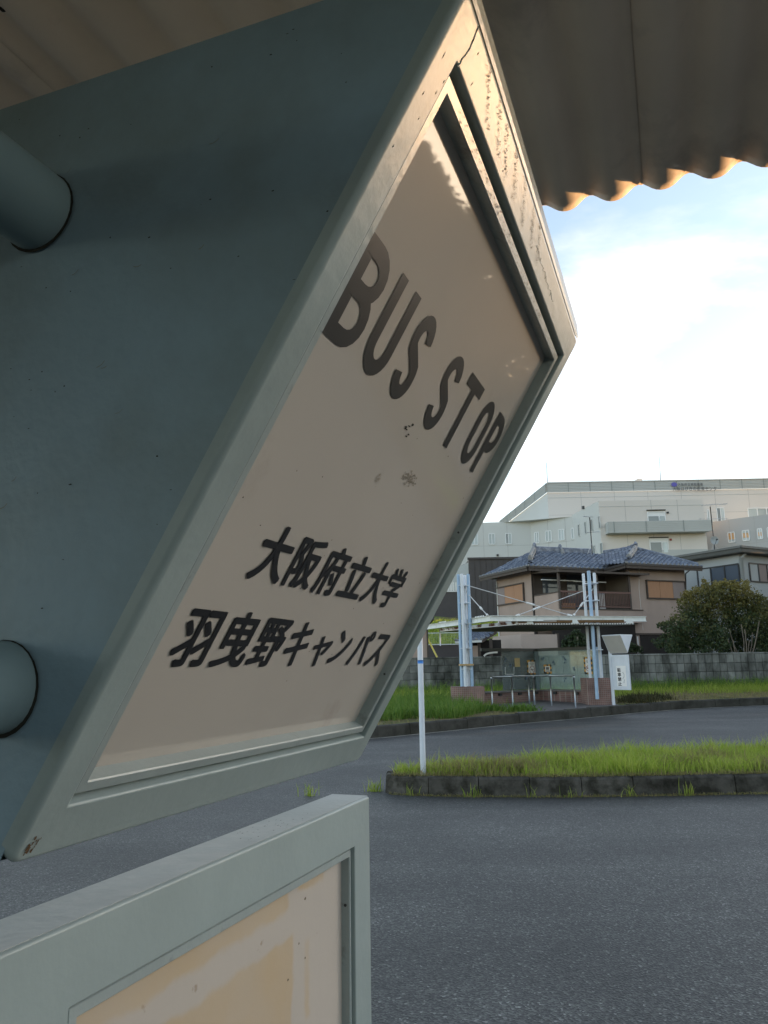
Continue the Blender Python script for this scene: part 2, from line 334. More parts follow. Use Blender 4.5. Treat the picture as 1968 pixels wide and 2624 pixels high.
_font = None
def glyph_mesh(ch, bold=0.0, res=6):
    cu = bpy.data.curves.new('glyph', 'FONT'); cu.body = ch; cu.size = 1; cu.resolution_u = res; cu.offset = bold; cu.dimensions = '2D'; cu.fill_mode = 'BOTH'
    o = bpy.data.objects.new('glyph', cu); COL.objects.link(o)
    dg = bpy.context.evaluated_depsgraph_get(); ev = o.evaluated_get(dg); me = ev.to_mesh()
    vs = np.array([v.co[:] for v in me.vertices]); fs = [tuple(p.vertices) for p in me.polygons]
    ev.to_mesh_clear(); bpy.data.objects.remove(o); bpy.data.curves.remove(cu)
    return vs, fs
def put_glyph(mb, ch, T, u0, u1, v0, v1, bold=0.0):
    """one character fitted to a box; weight comes from a few shifted layers of the outline, a hair apart"""
    vs, fs = glyph_mesh(ch)
    if len(vs) == 0: return
    lo, hi = vs.min(0), vs.max(0); k = bold * (u1 - u0); kv = k * .75; u0, u1, v0, v1 = u0 + k, u1 - k, v0 + kv, v1 - kv
    sx, sy = max(hi[0] - lo[0], 1e-6), max(hi[1] - lo[1], 1e-6)
    if sx / sy > 3.5: m_ = (v0 + v1) / 2; hv = (u1 - u0) * sy / sx / 2; v0, v1 = m_ - hv, m_ + hv
    nr = (V(T(u0 + .001, v0)) - V(T(u0, v0))).cross(V(T(u0, v0 + .001)) - V(T(u0, v0))).normalized() * (u1 - u0) * .0012
    for q_, (du, dv) in enumerate(((0, 0), (1, 0), (-1, 0), (0, 1), (0, -1), (.8, .8), (-.8, .8), (.8, -.8), (-.8, -.8)) if bold else ((0, 0),)):
        mb.add([V(T(u0 + du * k + (x - lo[0]) / sx * (u1 - u0), v0 + dv * kv + (y - lo[1]) / sy * (v1 - v0))) + nr * q_ for x, y, z in vs], fs)
def _stroke(mb, pts, wd, T, closed=False):
    """flat lettering stroke of constant width along a 2D polyline (mitred)"""
    P2 = [V((a, b)) for a, b in pts]; n = len(P2); Lf = []; Rt = []
    for i in range(n):
        a = P2[(i - 1) % n] if (closed or i > 0) else None; b = P2[(i + 1) % n] if (closed or i < n - 1) else None
        d1 = (P2[i] - a).normalized() if a is not None else None; d2 = (b - P2[i]).normalized() if b is not None else None
        if d1 is None: d1 = d2
        if d2 is None: d2 = d1
        n1 = V((-d1.y, d1.x)); n2 = V((-d2.y, d2.x)); m_ = (n1 + n2); m_ = m_.normalized() if m_.length > 1e-6 else n1
        k = wd / 2 / max(.35, m_.dot(n1)); Lf.append(P2[i] + m_ * k); Rt.append(P2[i] - m_ * k)
    vs = [T(*p) for p in Lf] + [T(*p) for p in Rt]; rg = range(n) if closed else range(n - 1)
    mb.add(vs, [(n + i, n + (i + 1) % n, (i + 1) % n, i) for i in rg])
def arc(cx, cy, rx, ry, a0, a1, n=10): return [(cx + rx * math.cos(R_(a0 + (a1 - a0) * i / n)), cy + ry * math.sin(R_(a0 + (a1 - a0) * i / n))) for i in range(n + 1)]

# ------------------------------------------------------------------ ground, roads, median, kerbs
def zt(y): return .018 * max(0.0, y - 10.2)
ys = [-40, -10, 0, 3, 6, 9, 10.2, 12, 15, 18, 21, 24, 27, 30, 40, 60]
def sheet(name, m, x0, x1, yl, dz, kind='structure'):
    mb = MB(); nx = 6
    for j, y in enumerate(yl):
        for i in range(nx + 1): mb.v.append((x0 + (x1 - x0) * i / nx, y, zt(y) + dz))
    for j in range(len(yl) - 1):
        for i in range(nx): a = j * (nx + 1) + i; mb.f.append((a, a + 1, a + nx + 2, a + nx + 1))
    return mb.build(name, m, kind=kind)
sheet('bus_loop_road', 'asphalt', -60, 60, ys, 0)
g = MB().box((0, 380, -.6), (1800, 1400, .5)); g.build('ground', 'hill', kind='structure')

near_edge = [(-.04, 10.36), (.06, 10.24), (.47, 10.07), (.96, 9.96), (2.1, 9.82), (3.4, 9.80), (4.6, 9.83), (6, 9.88), (8, 9.95), (11, 10.05), (16, 10.2)]
far_edge = [(-.04, 10.62), (.08, 10.84), (.42, 11.08), (1.1, 11.36), (2.2, 11.7), (3.6, 12.1), (5, 12.45), (8, 13.1), (11, 13.7), (16, 14.4)]
isl = bpy.data.objects.new('median_island', None); COL.objects.link(isl); isl.location = (3, 10.6, 0); isl['kind'] = 'structure'
KH = .225
mb = MB(); poly = near_edge + far_edge[::-1]
cxy = V((5.0, 10.3, 0))
def inset(edge, s, dist=.13):
    out_ = []
    for i, p in enumerate(edge):
        a = V(edge[max(0, i - 1)]); b = V(edge[min(len(edge) - 1, i + 1)]); d = (b - a).normalized(); out_.append((p[0] - d.y * dist * s, p[1] + d.x * dist * s))
    return out_
soil = inset(near_edge, 1) + inset(far_edge, -1)[::-1]
mb.prism([(x, y, .02) for x, y in soil], (0, 0, KH - .035)); mb.build('soil_bed', 'soil', isl)
def resample(edge, step):
    pts = [V((a, b, 0)) for a, b in edge]; res = [pts[0]]; carry = 0
    seg = [(pts[i], pts[i + 1]) for i in range(len(pts) - 1)]; tot = sum((b - a).length for a, b in seg); n = max(1, round(tot / step))
    out_ = []
    for k in range(n + 1):
        t = tot * k / n
        for a, b in seg:
            l_ = (b - a).length
            if t <= l_ + 1e-6: out_.append(a.lerp(b, min(1, t / l_))); break
            t -= l_
    return out_
def kerb_line(edge, step, side, height, base, m, parent, wd=.14, name='kerb_stone', jit=.006):
    pts = resample(edge, step)
    for a, b in zip(pts[:-1], pts[1:]):
        d = (b - a); l_ = d.length; d.normalize(); nrm = V((-d.y, d.x, 0)) * side
        z0 = base((a.y + b.y) / 2) - .03; h = height + .03 + random.uniform(-jit, jit)
        mb = MB(); o = a + d * .008 + nrm * random.uniform(-jit, jit) + V((0, 0, z0))
        sec = [(0, 0), (.012, h - .03), (.03, h - .006), (.05, h), (wd, h), (wd, 0)]
        mb.prism([o + nrm * q + V((0, 0, z)) for q, z in sec], d * (l_ - .010))
        mb.build(name, m, parent)
kerb_line(near_edge, .62, 1, KH, lambda y: 0, 'concrete_kerb', isl)
kerb_line(far_edge, .62, -1, KH, zt, 'concrete_kerb', isl)
tipk = [(-.04, 10.36), (-.09, 10.49), (-.04, 10.62)]
kerb_line(tipk[::-1], .3, 1, KH, lambda y: 0, 'concrete_kerb', isl)

def blades(name, pts, h, hv, wd, m, lean=.35, kind='stuff', tone_f=None, seg=2):
    """grass: each blade is a bent tapering strip (two quads collapsed to a tip)"""
    n = len(pts); pts = np.asarray(pts); a = rng.uniform(0, 2 * np.pi, n); hh = h * (1 + hv * rng.standard_normal(n)).clip(.3, 2.2)
    if callable(wd): wd = wd(n)
    dx, dy = np.cos(a), np.sin(a); la = rng.uniform(0, 2 * np.pi, n); lm = rng.uniform(.05, lean, n) * hh * 1.4
    v = np.zeros((n, 5, 3)); w2 = wd * rng.uniform(.6, 1.3, n) / 2
    for k, (f, ww) in enumerate(((0, 1), (0, -1), (.55, .8), (.55, -.8), (1, 0))):
        v[:, k, 0] = pts[:, 0] + dx * w2 * ww + np.cos(la) * lm * f * f; v[:, k, 1] = pts[:, 1] + dy * w2 * ww + np.sin(la) * lm * f * f
        v[:, k, 2] = pts[:, 2] + hh * f * (1 - .25 * f * lm / hh)
    b = (np.arange(n) * 5)[:, None]
    tri = np.concatenate([b + np.array([[0, 1, 3]]), b + np.array([[0, 3, 2]]), b + np.array([[2, 3, 4]])], 1).ravel()
    tn = rng.uniform(0, 1, n) if tone_f is None else tone_f(n, pts)
    return fast_mesh(name, v.reshape(-1, 3), tri, 3, m, tone=np.repeat(tn, 5), kind=kind)
MT['grass_bright'] = leaf_mat('bright_grass', (.25, .37, .035), (.43, .48, .10), .5, .45)
MT['grass_green'] = leaf_mat('green_grass', (.085, .19, .025), (.19, .28, .05), .5, .35)
MT['grass_dry'] = leaf_mat('dry_grass', (.32, .25, .12), (.22, .23, .07), .8, .25)
def in_poly_pts(poly, n, zf):
    p = np.array(poly); lo, hi = p.min(0), p.max(0); res = []
    while len(res) < n:
        q = rng.uniform(lo, hi, (n, 2)); ins = np.zeros(n, bool); j = len(p) - 1
        for i in range(len(p)):
            c = ((p[i, 1] > q[:, 1]) != (p[j, 1] > q[:, 1])) & (q[:, 0] < (p[j, 0] - p[i, 0]) * (q[:, 1] - p[i, 1]) / (p[j, 1] - p[i, 1] + 1e-12) + p[i, 0]); ins ^= c; j = i
        res += [(x, y, zf(x, y)) for x, y in q[ins]]
    return np.array(res[:n])
vis = [(x, y) for x, y in soil if x < 9.5]
gp = in_poly_pts(vis, 26000, lambda x, y: KH - .03)
cl = np.sin(gp[:, 0] * 2.3 + 1) * np.cos(gp[:, 1] * 3.1) + .6 * np.sin(gp[:, 0] * 5.7 + gp[:, 1] * 4)
gp = gp[(rng.uniform(-1.6, 1.6, len(gp)) < cl + 1.1) & ~((abs(gp[:, 0] - .448) < .07) & (gp[:, 1] < 10.42))]
gh = .165 + .035 * np.sin(gp[:, 0] * 1.7 + 3 * np.sin(gp[:, 1] * 1.3)) + .035 * np.sin(gp[:, 0] * 4.1 + gp[:, 1] * 2.7)
blades('median_grass', gp, gh.clip(.08, .25), .36, .010, 'grass_bright', .6)
gd = gp[rng.uniform(0, 1, len(gp)) < .2][:4500] * np.array([1, 1, 1.0])
blades('dry_tufts', gd, .12, .4, .008, 'grass_dry', .9)
fx = rng.uniform(.05, 9, 5200); fy = np.interp(fx, [q[0] for q in near_edge], [q[1] for q in near_edge]) + .055 + np.abs(rng.normal(0, .06, 5200))
blades('thatch_fringe', np.stack([fx, fy, np.full(5200, KH - .012)], 1), .05, .5, .009, 'grass_dry', 1.7)
hx = np.array([(c0 + random.gauss(0, .22), c1 + random.gauss(0, .16), KH + .02) for c0, c1 in ((1.35, 10.45), (1.65, 10.5), (3.9, 10.6), (5.0, 10.3), (.9, 10.4), (2.7, 10.9), (4.4, 11.2)) for _ in range(480)])
blades('dead_grass_clumps', hx, .15, .4, .009, 'grass_dry', 1.5)
# weeds in the joint at the foot of the kerb
wp = []
for (x, y, n) in ((-.18, 10.45, 60), (1.05, 9.92, 22), (2.2, 9.78, 12), (2.9, 9.77, 14), (3.6, 9.77, 34), (-1.0, 10.2, 34), (.3, 10.1, 12), (1.75, 9.83, 8)):
    for k in range(n): wp.append((x + random.gauss(0, .05), y + random.gauss(0, .025), 0.0))
blades('kerb_weeds', wp, .13, .4, .009, 'grass_bright', .6)
dp = [(x, np.interp(x, [p[0] for p in near_edge], [p[1] for p in near_edge]) - abs(random.gauss(0, .035)) - .01, 0.002) for x in rng.uniform(0, 6, 2600)]
blades('dry_litter', dp, .028, .5, .006, 'grass_dry', 1.6)

# far road edge, verge
fk = [(-40, 10.6), (-25, 11.2), (-12, 12.6), (-5, 14.6), (-.2, 16.9), (.8, 17.68), (2.8, 19.33), (4.1, 20.25), (5.3, 21.08), (6.9, 22.35), (8.2, 23.2), (9.7, 23.9), (11.7, 24.5), (15, 25.3), (20, 26.3), (30, 27.6), (45, 29)]
FKH = .24
verge = bpy.data.objects.new('grass_verge', None); COL.objects.link(verge); verge.location = (6, 24, .4); verge['kind'] = 'structure'
kerb_line([p for p in fk if p[0] <= -.2], 1.6, 1, FKH, zt, 'kerb_far', verge, .16)
kerb_line([p for p in fk if -.2 <= p[0] <= 15], .9, 1, FKH, zt, 'kerb_far', verge, .16)
kerb_line([p for p in fk if p[0] >= 15], 1.6, 1, FKH, zt, 'kerb_far', verge, .16)
fkx, fky = [p[0] for p in fk], [p[1] for p in fk]
def kz(x): return zt(np.interp(x, fkx, fky)) + FKH - .012
WY = 29.0
def vz(x, y):
    ye = np.interp(x, fkx, fky); t = min(1, max(0, (y - ye - .16) / (WY - ye))); return kz(x) + (.70 - kz(x)) * t ** 1.4
mb = MB(); xs_ = np.linspace(-40, 45, 120)
for i, x in enumerate(xs_):
    ye = float(np.interp(x, fkx, fky))
    for j in range(9):
        y = ye + .15 + (WY + 1.0 - ye) * j / 8; mb.v.append((float(x), y, float(vz(x, y))))
for i in range(len(xs_) - 1):
    for j in range(8): a = i * 9 + j; mb.f.append((a, a + 9, a + 10, a + 1))
mb.build('verge_turf', 'dry', verge, smooth=True)
# pale gutter line along the far kerb
mb = MB()
pts = resample(fk, .8)
for a, b in zip(pts[:-1], pts[1:]):
    d = (b - a).normalized(); nrm = V((-d.y, d.x, 0)); q = [a - nrm * .02, b - nrm * .02, b - nrm * .11, a - nrm * .11]
    mb.quad(*[(p.x, p.y, zt(p.y) + .006) for p in q][::-1])
MT['gutter_line'] = mat('pale_gutter_dust', (.34, .33, .29), .95, .1, .3, 3, world=True)
mb.build('gutter_strip', 'gutter_line', kind='structure')
# ------------------------------------------------------------------ near sign (hanging prism)
AZ, TILT, LS, WS = 0.3528, 0.5334, 0.63, 0.588
h = V((math.sin(AZ), math.cos(AZ), 0)); p = V((math.cos(AZ), -math.sin(AZ), 0)); z = V((0, 0, 1))
sd_ = p * math.sin(TILT) + z * math.cos(TILT); sn = p * math.cos(TILT) - z * math.sin(TILT)
P1 = V((-.2416, .5211, CAM_H - .12))
def Ts(u, v, n=0.0): return P1 + h * u + sd_ * v + sn * n
def Th(a, b, c): return P1 + h * a + p * b + z * c          # along, across, up
def rrect(u0, u1, v0, v1, r, k=4):
    pts = []
    for cx, cy, a0 in ((u1 - r, v0 + r, -90), (u1 - r, v1 - r, 0), (u0 + r, v1 - r, 90), (u0 + r, v0 + r, 180)):
        for i in range(k + 1): t = R_(a0 + 90 * i / k); pts.append((cx + r * math.cos(t), cy + r * math.sin(t)))
    return pts
def ring(mb, T, loops):
    """loops: (u0,u1,v0,v1,n,r) joined one to the next"""
    base = len(mb.v); cnt = None
    for (u0, u1, v0, v1, n, r) in loops:
        pts = rrect(u0, u1, v0, v1, r); cnt = len(pts); mb.v += [tuple(T(a, b, n)) for a, b in pts]
    for j in range(len(loops) - 1):
        for i in range(cnt):
            a = base + j * cnt + i; b = base + j * cnt + (i + 1) % cnt; mb.f.append((a, b, b + cnt, a + cnt))
sign = thing('hanging_bus_stop_sign', 'wedge shaped pale green hanging sign box lettered BUS STOP under the corrugated roof', 'sign', P1 + h * .3)
mb = MB()
c = .007; F0 = [(0, WS, 0, LS)]
def ins(i, ib, it, n, r): return (i, WS - i, ib, LS - it, n, r)
loops = [ins(0, 0, 0, -.012, .010), ins(0, 0, 0, -.0052, .010), ins(.0004, .0004, .0004, -.0032, .0096), ins(.0016, .0016, .0016, -.0015, .0085), ins(.0032, .0032, .0032, -.0004, .007), ins(.0052, .0052, .0052, 0, .005),
         ins(.0275, .0370, .0315, 0, .002), ins(.0290, .0385, .0330, -.0006, .0015), ins(.0298, .0393, .0338, -.0022, .001), ins(.030, .0395, .034, -.012, .001), ins(.0346, .0445, .0395, -.012, .001)]
ring(mb, Ts, loops); fr = mb.build('sign_frame', 'paint', sign, smooth=True)
es = fr.modifiers.new('split', 'EDGE_SPLIT'); es.split_angle = R_(50); wnm(es)
mb = MB()
loops = [ins(.0340, .0440, .0390, -.0125, .001), ins(.0340, .0440, .0390, -.0055, .001), ins(.0348, .0448, .0398, -.0042, .001), ins(.0420, .0520, .0470, -.0042, .001), ins(.0430, .0530, .0480, -.0052, .001), ins(.0432, .0532, .0482, -.020, .001)]
ring(mb, Ts, loops); o = mb.build('inner_frame', 'lip', sign, smooth=True); es = o.modifiers.new('split', 'EDGE_SPLIT'); es.split_angle = R_(35); wnm(es)
FN = -.017
mb = MB().quad(Ts(.036, .045, FN), Ts(WS - .036, .045, FN), Ts(WS - .036, LS - .04, FN), Ts(.036, LS - .04, FN)); mb.build('sign_face', 'face', sign)
# housing section (across, up)
ct, st = math.cos(TILT), math.sin(TILT)
def sec_pt(v, n): return (v * st + n * ct, v * ct - n * st)
q0 = sec_pt(0, -.008); q1 = sec_pt(LS, -.008)
axis = -.012
sec = [q0, q1, (q1[0] + .004, q1[1] + .004), (q1[0] + .004, .5660)]
sec_l = [(2 * axis - a, b) for a, b in sec][::-1]
full = sec + [(2 * axis - sec[-1][0], sec[-1][1])] + sec_l[1:]
def face_poly(u, pts): return [Th(u, a, b) for a, b in pts]
mb = MB(); e = .0008
mb.prism(face_poly(.001, full), -h * .0008 + h * .0)     # near end plate
ep = mb.build('end_panel', 'paint_shaded', sign, label='large blue grey triangular end of the sign box')
mb = MB().prism(face_poly(WS - .002, full), h * .001); mb.build('end_panel', 'paint', sign)
mb = MB()                                                # back, top, rim, bottom as thin plates
n_ = len(full)
for i in range(1, n_):
    a, b = full[i], full[(i + 1) % n_]
    mb.quad(Th(.0002, *b), Th(.0002, *a), Th(WS - .001, *a), Th(WS - .001, *b))
mb.build('housing', 'paint', sign)
# rounded rim along the top edge of the face
mb = MB(); rc = (q1[0] - .006, .5600)
a0_, b0_ = sec_pt(LS, -.0010); mb2 = [(a0_ - .0005, b0_ - .0005), (a0_ + .0012, b0_ + .003), (a0_ + .0014, b0_ + .0185), (a0_ - .001, b0_ + .0225), (a0_ - .012, b0_ + .0245), (q1[0] - .02, b0_ + .0247)]
for a, b in zip(mb2[:-1], mb2[1:]): mb.quad(Th(.0055, *a), Th(WS - .0055, *a), Th(WS - .0055, *b), Th(.0055, *b))
mb.build('top_rim', 'lip', sign, smooth=True)
for (zc_) in (.462, .112):
    mb = MB(); mb.tube(Th(.004, -.016, zc_), Th(-.95, -.016, zc_), .0305, 32); o = mb.build('mounting_pipe', 'pipe', sign, smooth=True); o.modifiers.new('s', 'EDGE_SPLIT')
    mb = MB()                                            # thin black ring round the pipe at the end panel
    for i in range(24):
        t0, t1 = 2 * math.pi * i / 24, 2 * math.pi * (i + 1) / 24
        mb.quad(*[Th(-.0014, -.016 + r * math.cos(t), zc_ + r * math.sin(t)) for r, t in ((.0300, t0), (.0322 + .0012 * math.cos(t0 + 1), t0), (.0322 + .0012 * math.cos(t1 + 1), t1), (.0300, t1))])
    mb.build('pipe_ring', 'grime', sign)
TL = lambda a, b: Ts(a, b, FN + .0006)
SW = .0136; V0, V1 = .4025, .4830; hs = SW / 2
_k = [0]
def stroke(mb, pts, wd, T, closed=False):
    _k[0] += 1; d_ = .00012 * (_k[0] % 3); _stroke(mb, pts, wd, (lambda a, b: T(a, b) + sn * d_) if T is TL else T, closed)
def strokes_letter(ch, u0, u1):
    mb = MB(); vm = (V0 + V1) / 2; a0, a1 = u0 + hs, u1 - hs; b0, b1 = V0 + hs, V1 - hs
    if ch == 'B':
        bm = vm + .002; r1 = (b1 - bm) / 2; r2 = (bm - b0) / 2
        stroke(mb, [(a0, V0), (a0, V1)], SW, TL)
        stroke(mb, [(a0, b1), (a1 - .022, b1)] + arc(a1 - .022, b1 - r1, .020, r1, 90, -90)[1:] + [(a0, bm)], SW, TL)
        stroke(mb, [(a0, bm), (a1 - .020, bm)] + arc(a1 - .020, b0 + r2, .020, r2, 90, -90)[1:] + [(a0, b0)], SW, TL)
    if ch == 'U': r = (a1 - a0) / 2; stroke(mb, [(a0, V1)] + [(a0, b0 + .019)] + arc((a0 + a1) / 2, b0 + .019, r, .019, 180, 360, 14)[1:] + [(a1, V1)], SW, TL)
    if ch == 'T': stroke(mb, [(u0, b1), (u1, b1)], SW, TL); stroke(mb, [((u0 + u1) / 2, V0), ((u0 + u1) / 2, b1)], SW, TL)
    if ch == 'O':
        r = (a1 - a0) / 2; cx = (a0 + a1) / 2
        stroke(mb, arc(cx, b1 - .021, r, .021, 180, 0, 14) + arc(cx, b0 + .021, r, .021, 0, -180, 14), SW, TL, closed=False); stroke(mb, [(a0, b0 + .021), (a0, b1 - .021)], SW, TL)
    if ch == 'P':
        bm = vm - .003; r1 = (b1 - bm) / 2; stroke(mb, [(a0, V0), (a0, V1)], SW, TL)
        stroke(mb, [(a0, b1), (a1 - .019, b1)] + arc(a1 - .019, b1 - r1, .019, r1, 90, -90)[1:] + [(a0, bm)], SW, TL)
    if ch == 'S':
        cx = (a0 + a1) / 2; rx = (a1 - a0) / 2; ry = (b1 - b0) / 4
        top = arc(cx, b1 - ry, rx, ry, 5, 215, 16); bot = arc(cx, b0 + ry, rx, ry, 35, -175, 16)
        stroke(mb, top + bot, SW, TL)
    return mb
for ch, u0, u1 in (('B', .0595, .1105), ('U', .1233, .1700), ('S', .1880, .2290), ('S', .2850, .3285), ('T', .3475, .4035), ('O', .4270, .4740), ('P', .4860, .5320)):
    strokes_letter(ch, u0, u1).build('printed_letter', 'letter2', sign)
chars = [('大', .1235, .1767, .2125, .2630), ('阪', .1832, .2339, .2125, .2616), ('府', .2410, .2930, .2110, .2620), ('立', .2985, .3545, .2132, .2610), ('大', .3600, .4095, .2120, .2625), ('学', .4145, .4650, .2104, .2610),
         ('羽', .0775, .1268, .1340, .1828), ('曳', .1360, .1870, .1335, .1850), ('野', .1928, .2435, .1336, .1824), ('キ', .2525, .2970, .1340, .1822), ('ャ', .3110, .3520, .1334, .1690), ('ン', .3600, .4005, .1372, .1776), ('パ', .4140, .4612, .1350, .1800), ('ス', .4690, .5165, .1330, .1778)]
for ch, u0, u1, v0, v1 in chars:
    mb = MB(); put_glyph(mb, ch, TL, u0, u1, v0, v1, .03); mb.build('printed_character', 'letter', sign)
# bits of dirt: squashed nest, flecks, scratches (thin films of their own on the face)
def blob(mb, T, u, v, ru, rv, n=9, seed=0):
    r_ = random.Random(seed); mb.quad(*[T(u + ru * r_.uniform(.5, 1.1) * math.cos(2 * math.pi * i / n), v + rv * r_.uniform(.5, 1.1) * math.sin(2 * math.pi * i / n)) for i in range(n)])
mb = MB()
for i in range(26): blob(mb, TL, random.uniform(.06, .53), random.uniform(.07, .40), random.uniform(.0004, .0013), random.uniform(.0004, .0012), 6, i)
for i in range(8): blob(mb, TL, .268 + random.gauss(0, .006), .392 + random.gauss(0, .004), .003, .0009, 7, 50 + i)
mb.build('dirt_fleck', 'grime', sign, kind='stuff')
mb = MB()
for i in range(70): blob(mb, TL, .33 + random.gauss(0, .011), .352 + random.gauss(0, .0035), random.uniform(.0010, .0032), random.uniform(.0006, .0014), 7, 90 + i)
for i in range(24): blob(mb, TL, .262 + random.gauss(0, .004), .335 + random.gauss(0, .003), random.uniform(.0006, .0016), random.uniform(.0005, .0012), 7, 190 + i)
MT['smudge'] = mat('pale_smudge', (.30, .265, .215), .8, .2, .2, 60); mb.build('dirt_smudge', 'smudge', sign, kind='stuff')
# paint runs, blisters on the frame near its top corner; rust spot at the foot; flecks on the end panel
mb = MB()
TF = lambda a, b: Ts(a, b, .0005)
def run(pts, r):
    for (a, b) in zip(pts[:-1], pts[1:]): mb.tube(Ts(*a, 0), Ts(*b, 0), r * .6, 6)
run([(.032, .626), (.034, .618), (.035, .612), (.034, .606), (.0325, .602), (.033, .599), (.0315, .5955)], .0011)
for u, v, l_ in ((.012, .588, .008), (.024, .570, .005), (.026, .580, .006), (.0115, .560, .005), (.047, .618, .005), (.058, .603, .006), (.020, .548, .004), (.009, .520, .004)):
    mb.tube(Ts(u + .0004, v + l_ / 2, -.0003), Ts(u, v, 0), .0002, 6, .00045); mb.tube(Ts(u, v, 0), Ts(u, v - l_ / 2, -.0003), .00045, 6, .0002)
for i in range(22):
    t = i / 21; run([(.30 + .12 * t + .004 * math.sin(i * 1.9), .612 - .003 * t + .0022 * math.sin(i * 2.7)), (.30 + .12 * (i + 1) / 21 + .004 * math.sin((i + 1) * 1.9), .612 - .003 * t + .0022 * math.sin((i + 1) * 2.7))], .0005)
mb.build('paint_blister', 'paint', sign, smooth=True, kind='stuff')
mb = MB()
for u in (.062, .100, .128, .165, .205, .250, .285):
    for i in range(90):
        t = random.random(); blob(mb, TF, u + .042 * t + random.gauss(0, .0030), .627 - .024 * t + random.gauss(0, .0012), random.uniform(.0004, .0012), random.uniform(.0003, .0008), 6, random.randrange(9999))
for i in range(160): blob(mb, lambda a, b: Ts(a, b, -.0036), random.uniform(.06, .42), random.uniform(.5835, .5895), random.uniform(.0004, .0018), random.uniform(.0003, .0010), 6, i)
MT['frame_dirt'] = mat('frame_dirt', (.19, .185, .155), .7, .3, .2, 60)
mb.build('frame_grime', 'frame_dirt', sign, kind='stuff')
mb = MB()
for i in range(26): blob(mb, TF, .0125 + random.gauss(0, .0028), .013 + random.gauss(0, .003), random.uniform(.0005, .0013), random.uniform(.0008, .002), 7, 700 + i)
mb.build('rust_spot', 'rust', sign, kind='stuff')
mb = MB(); TE = lambda a, b: Th(-.0006, a, b)
for i in range(130):
    a, b = random.uniform(-.3, .3), random.uniform(.02, .56)
    if a < (b * .59) - .01: blob(mb, TE, a, b, random.uniform(.0004, .0016), random.uniform(.0003, .0009), 6, 900 + i)
mb.build('end_fleck', 'grime', sign, kind='stuff')
mb = MB()
for i in range(22):
    a, b = random.uniform(-.25, .18), random.uniform(.08, .5); an = random.uniform(-.5, .3); ln = random.uniform(.003, .010); pts_ = [(a + ln * t * math.cos(an + .5 * t), b + ln * t * math.sin(an + .5 * t)) for t in (0, .3, .6, 1)]
    if max(q[0] - q[1] * .59 for q in pts_) < -.02: stroke(mb, pts_, random.uniform(.0003, .0006), TE)
mb.build('end_scratch', 'frame_dirt', sign, kind='stuff')

# ------------------------------------------------------------------ near notice board
HB0, HB1, ZB = -.05, .5852, -.043; PF = .0157
board = thing('lower_notice_board', 'pale green framed notice board with bare stained cream backing just below the hanging sign', 'notice board', Th(.28, 0, -.6))
def Tb(u, v, n=0.0): return Th(u, PF + n, v)
zb0 = ZB - 1.02
def bi(l_, r_, b, t, n, rr): return (HB0 + l_, HB1 - r_, zb0 + b, ZB - t, n, rr)
mb = MB()
ring(mb, Tb, [bi(0, 0, 0, 0, -.02, .004), bi(0, 0, 0, 0, -.003, .004), bi(.001, .001, .001, .001, -.0008, .003), bi(.003, .003, .003, .003, 0, .002), bi(.095, .0505, .05, .0508, 0, .001), bi(.0965, .052, .0515, .0518, -.0015, .001), bi(.0968, .0523, .052, .0521, -.010, .001), bi(.101, .0565, .056, .0545, -.010, .001)])
o = mb.build('board_frame', 'paint', board, smooth=True); es = o.modifiers.new('s', 'EDGE_SPLIT'); es.split_angle = R_(50); wnm(es)
mb = MB(); ring(mb, Tb, [bi(.1, .0556, .055, .0540, -.0105, .001), bi(.1, .0556, .055, .0540, -.005, .001), bi(.1008, .0564, .056, .0548, -.004, .001), bi(.108, .0590, .063, .0615, -.004, .001), bi(.109, .0600, .064, .0625, -.0052, .001), bi(.109, .0602, .064, .0627, -.02, .001)])
o = mb.build('inner_frame', 'lip', board, smooth=True); es = o.modifiers.new('s', 'EDGE_SPLIT'); es.split_angle = R_(35); wnm(es)
mb = MB(); mb.obox(Th(HB0, PF - .0535, zb0), h * (HB1 - HB0), p * .0345, z * (ZB - zb0)); mb.obox(Th(HB0 + .004, PF - .019, zb0 + .004), h * .09, p * .012, z * (ZB - zb0 - .008))
mb.build('board_back', 'paint', board, bevel=.003)
mb = MB(); mb.obox(Th(HB0 + .0002, PF - .0533, ZB - .003), h * (HB1 - HB0 - .0004), p * .050, z * .0034); mb.build('top_cap', mat('dusty_cap_paint', (.36, .375, .355), .5, .4, .12, 14, .08, 120, col2=(.46, .45, .42), thr=(.5, .7), scale2=10), board)

